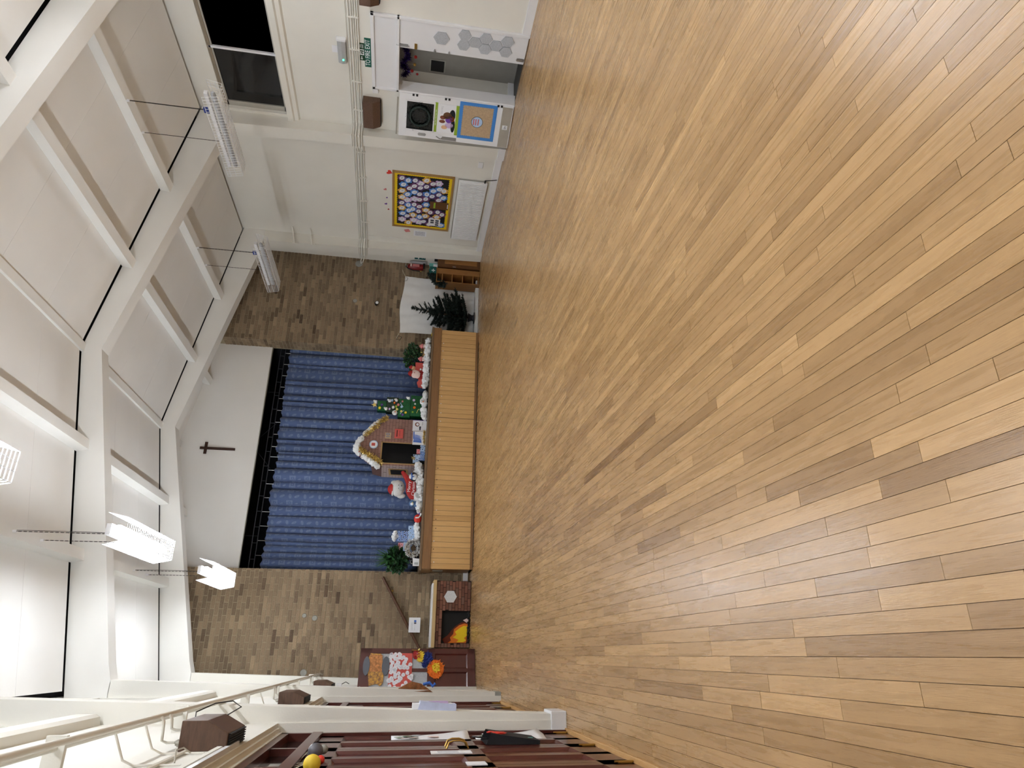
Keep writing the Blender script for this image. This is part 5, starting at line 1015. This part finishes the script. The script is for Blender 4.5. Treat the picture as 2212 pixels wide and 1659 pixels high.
MB().box(7.90, 8.035, Y_, 13.13, .0, .955).build('side_stile', 'cabinet_wood', t, bevel=.003); bx('back', 'cabinet_wood', t, 7.70, 7.90, 13.11, 13.13, 0, .955); bx('side', 'cabinet_wood', t, 7.685, 7.70, Y_, 13.13, 0, .96); bx('top', 'cabinet_wood', t, 7.68, 8.04, Y_-.01, 13.13, .955, .975)
for z in (.84, .62, .385, .15, .03): bx('shelf', 'cabinet_wood', t, 7.70, 7.90, Y_+.01, 13.11, z-.01, z+.01)
t = thing('fire_extinguisher', 'red fire extinguisher with black hose on the brick wall corner', 'fire extinguisher', (8.22, 13.14, 1.28)); MB().lathe((8.22, 13.15, 1.27), [(.066, 0), (.072, .02), (.072, .30), (.05, .345), (.02, .36)], 18).build('cylinder', 'ext_red', t); MB().tube([(8.22, 13.15, 1.63), (8.22, 13.15, 1.68)], .014, 8).box(8.19, 8.25, 13.09, 13.16, 1.665, 1.68).build('valve', 'steel', t); MB().tube([(8.20, 13.10, 1.66), (8.12, 13.07, 1.62), (8.08, 13.07, 1.50), (8.075, 13.08, 1.34)], .012, 8).build('hose', 'black', t); MB().tube([(8.075, 13.08, 1.34), (8.074, 13.08, 1.30)], .012, 8).build('nozzle', 'brass', t)
bx('base_band', 'black', t, 8.15, 8.29, 13.075, 13.08, 1.24, 1.275); bx('label_plate', 'santa_skin', t, 8.185, 8.255, 13.076, 13.079, 1.53, 1.565); bx('label_print', 'pink', t, 8.185, 8.255, 13.076, 13.079, 1.36, 1.51)
t = thing('clear_bottle', 'clear grey plastic bottle standing behind the extinguisher', 'bottle', (8.30, 13.1, 1.25)); MB().lathe((8.325, 13.12, 1.22), [(.035, 0), (.036, .28), (.015, .33), (.015, .36)], 14).build('bottle', 'tube_off', t)
t = thing('first_aid_box', 'green first aid box with white cross on the shelf unit', 'first aid box', (8.03, 12.9, .975)); bx('case', 'aid_green', t, 7.93, 8.10, 12.86, 13.0, .976, 1.125, bevel=.01); MB().box(7.985, 8.005, 12.855, 12.861, 1.005, 1.085).box(7.955, 8.035, 12.855, 12.861, 1.035, 1.055).build('cross', 'white', t); bx('handle', 'aid_green', t, 8.0, 8.06, 12.9, 12.92, 1.125, 1.14)
t = thing('first_aid_sign', 'green first aid sign with white cross on the wall corner', 'sign', (8.37, 12.95, 1.23)); bx('plate', 'aid_green', t, 8.372, 8.38, 12.87, 13.06, 1.23, 1.48); MB().box(8.368, 8.372, 12.95, 12.98, 1.33, 1.45).box(8.368, 8.372, 12.90, 13.03, 1.375, 1.405).build('cross', 'white', t); text('First\nAid', .045, 'white', t, (8.370, 12.965, 1.28), ROT_XR)
t = thing('paper_stack', 'teal card and white label leaning on the dark cabinet top', 'paper', (8.2, 12.9, .96)); bx('teal_card', 'teal', t, 8.16, 8.25, 12.97, 12.975, .957, 1.14); bx('white_label', 'paper', t, 8.10, 8.17, 12.88, 12.884, .957, 1.05); bx('black_card', 'black', t, 8.26, 8.33, 12.9, 12.905, .957, 1.03)
rg = random.Random(14); mb = MB(); t = thing('green_garland', 'dark green leafy garland trailing off the shelf unit', 'garland', (7.78, 12.9, .975))
gp = [(7.95, 12.92, 1.12), (7.84, 12.90, 1.02), (7.74, 12.88, .99), (7.66, 12.85, .88), (7.65, 12.84, .78)]
MB().tube(gp, .02, 6).build('stem', 'twig', t); tag(tinsel(mb, gp, .10, 700, .075, rg, .013).build('leaves', 'fir', t), kind='stuff')
t = thing('spot_lamp', 'small black spotlight with bright lens on the brick wall', 'lamp', (7.23, 13.24, 2.23)); MB().tube([(7.23, 13.27, 2.25), (7.23, 13.22, 2.25), (7.225, 13.16, 2.235)], [.03, .042, .042], 14).build('body', 'black', t); MB().ball((7.223, 13.158, 2.233), (.036, .012, .036), 12, 8).build('lens', 'white', t)
# ================================================================== THINGS ON THE LEFT DOORS AND COLUMNS
def curled(name, label, y0, y1, z0, z1, m_, prints, seed):
    t = thing(name, label, 'poster', (-.55, (y0+y1)/2, z0)); n = 10; vs, fs = [], []
    for i in range(n+1):
        for j in range(n+1):
            u, v = i/n, j/n; vs.append((-.5535+.035*(1-v)**3*u+.004*math.sin(u*7+seed), y0+(y1-y0)*u, z0+(z1-z0)*v))
    for i in range(n):
        for j in range(n): a = i*(n+1)+j; fs.append((a, a+n+1, a+n+2, a+1))
    mb = MB().add(vs, fs); mb.sm = True; o = mb.build('sheet', m_, t); s_ = o.modifiers.new('thickness', 'SOLIDIFY'); s_.thickness = .001
    rg = random.Random(seed)
    for k in range(prints):
        y, z = rg.uniform(y0+.05, y1-.05), rg.uniform(z0+(z1-z0)*.45, z1-.05); r_ = rg.uniform(.015, .035)
        MB().prism([(y+r_*math.cos(q*.6283), z+r_*1.3*math.sin(q*.6283)) for q in range(10)], -.5465, -.5455, 'x').build('print', ['leaf_green', 'pale_print', 'santa_skin'][k % 3], t)
curled('poster', 'long curling white nature poster at chest height on the mahogany door', 5.30, 5.60, .80, 1.36, 'paper', 9, 3)
curled('poster', 'curling white nature poster low on the mahogany door behind the black bag', 5.26, 5.60, .25, .76, 'paper', 7, 5)
t = thing('gift_bag', 'black gift bag with red poppy hanging on the mahogany door', 'bag', (-.53, 5.08, .37))
MB().add([(-.553, 4.93, .37), (-.553, 5.24, .37), (-.53, 5.24, .37), (-.53, 4.93, .37), (-.553, 4.95, .735), (-.553, 5.25, .735), (-.485, 5.25, .70), (-.485, 4.95, .70)], [(0, 1, 2, 3), (0, 3, 7, 4), (1, 5, 6, 2), (2, 6, 7, 3), (0, 4, 5, 1)]).build('bag', 'board_black', t)
MB().ball((-.49, 5.02, .64), (.008, .05, .05), 12, 8, .4, 2).ball((-.49, 5.07, .685), (.008, .04, .03), 10, 7, .4, 5).build('poppy', 'bright_red', t); MB().prism([(4.97, .60), (5.03, .48), (5.05, .40), (5.03, .40), (5.01, .48)], -.525, -.521, 'x').build('leaf_print', 'teal', t); MB().tube([(-.52, 5.0, .72), (-.515, 5.04, .80), (-.52, 5.12, .81), (-.53, 5.17, .73)], .004, 6).build('handle', 'black', t)
t = thing('paper_note', 'narrow white note slipped into the mahogany door panel', 'paper', (-.555, 4.63, .87)); bx('sheet', 'paper', t, -.556, -.5505, 4.56, 4.68, .87, 1.12); bx('print', 'pale_print', t, -.5505, -.550, 4.58, 4.66, .95, 1.08)
t = thing('paper_note', 'second white note behind the brass handles', 'paper', (-.555, 4.14, .84)); bx('sheet', 'paper', t, -.556, -.5505, 4.08, 4.2, .84, .95)
sp_ = [((-.506, 3.90, 1.755), .043, 'ball_yellow', 'yellow ball in the string of balls on the near mahogany door'), ((-.518, 4.07, 1.762), .030, 'white', 'white ball with dark markings in the string of balls'), ((-.524, 4.17, 1.738), .023, 'bright_red', 'small red ball in the string of balls'), ((-.503, 4.36, 1.785), .042, 'balloon_grey', 'big grey mottled ball in the string of balls'), ((-.512, 4.50, 1.752), .026, 'patch_grey', 'pale grey ball at the far end of the string'), ((-.52, 3.99, 1.772), .027, 'heater_wood', 'brown ball between the yellow and white balls')]
for c, r_, m_, lb in sp_:
    t = thing('paper_ball', lb, 'ball', c, group='string of balls on the door'); MB().ball(c, r_, 18, 12).build('ball', m_, t); MB().tube([(c[0], c[1], c[2]+r_*.9), (-.54, c[1], 1.858)], .0012, 4).build('thread', 'rope', t)
    if m_ == 'white': MB().ball((c[0]+.02, c[1]-.015, c[2]-.002), (.011, .014, .014), 8, 6).build('marking', 'lime', t)
t = thing('leaflet_holder', 'clear blue-white leaflet holder on the front of the near white column', 'holder', (-.38, 5.8, .86)); MB().prism([(-.401, .87), (-.355, .87), (-.335, 1.15), (-.398, 1.17)], 5.72, 5.88).build('holder', 'pale_blue', t); bx('leaflets', 'paper', t, -.39, -.35, 5.73, 5.87, .90, 1.21)
for k in range(3): bx('cover_print', 'petal_lilac', t, -.352+.004*k, -.346+.004*k, 5.735+.045*k, 5.765+.045*k, .93, 1.08)
t = thing('craft_hood', 'brown leafy craft hood with blue ribbon hung on the far white column', 'craft', (-.40, 9.2, .85))
mb = MB().add([(-.412, 9.09, 1.33), (-.412, 9.31, 1.33), (-.425, 9.08, .86), (-.425, 9.33, .86), (-.31, 9.14, 1.12), (-.31, 9.28, 1.12), (-.335, 9.10, 1.0), (-.335, 9.30, 1.0)], [(0, 4, 5, 1), (4, 6, 7, 5), (6, 2, 3, 7), (0, 2, 6, 4), (1, 5, 7, 3)]); mb.build('hood', 'bark_bag', t)
MB().tube([(-.34, 9.12, .98), (-.32, 9.12, .90), (-.36, 9.11, .86), (-.33, 9.12, .83)], .018, 8).build('ribbon', 'print_blue', t); MB().tube([(-.41, 9.1, 1.33), (-.40, 9.1, 1.38)], .006, 6).tube([(-.42, 9.1, .86), (-.41, 9.1, .80)], .006, 6).build('tie', 'cable_dark', t)
t = thing('wall_sensor', 'small white sensor with lead on the white wall past the far heater', 'sensor', (-.46, 11.75, 2.2)); bx('body', 'gloss_white', t, XW+.001, -.42, 11.72, 11.80, 2.14, 2.22, bevel=.006); MB().tube([(-.43, 11.76, 2.14), (-.40, 11.78, 2.08), (-.43, 11.8, 2.03)], .006, 6).build('lead', 'cable_dark', t)
t = thing('trunking_rail', 'pale cable trunking along the white wall under the near heater', 'trunking', (XW, 4, 2.3)); bx('trunking', 'cream', t, XW+.001, XW+.026, 2.6, 4.10, 2.235, 2.26); MB().tube([(XW+.012, 2.6, 2.40), (XW+.012, 4.05, 2.40)], .009, 6).build('conduit', 'cream', t); bx('trunking', 'gloss_white', t, XW+.001, XW+.025, 2.6, 4.35, 2.20, 2.225)
t = thing('wall_hook', 'curved cream hook on the white wall before the near heater', 'hook', (XW, 3.75, 2.33)); MB().tube([(XW+.002, 3.72, 2.36), (XW+.05, 3.75, 2.37), (XW+.055, 3.80, 2.35), (XW+.03, 3.82, 2.32)], .004, 6).build('hook', 'alu', t)
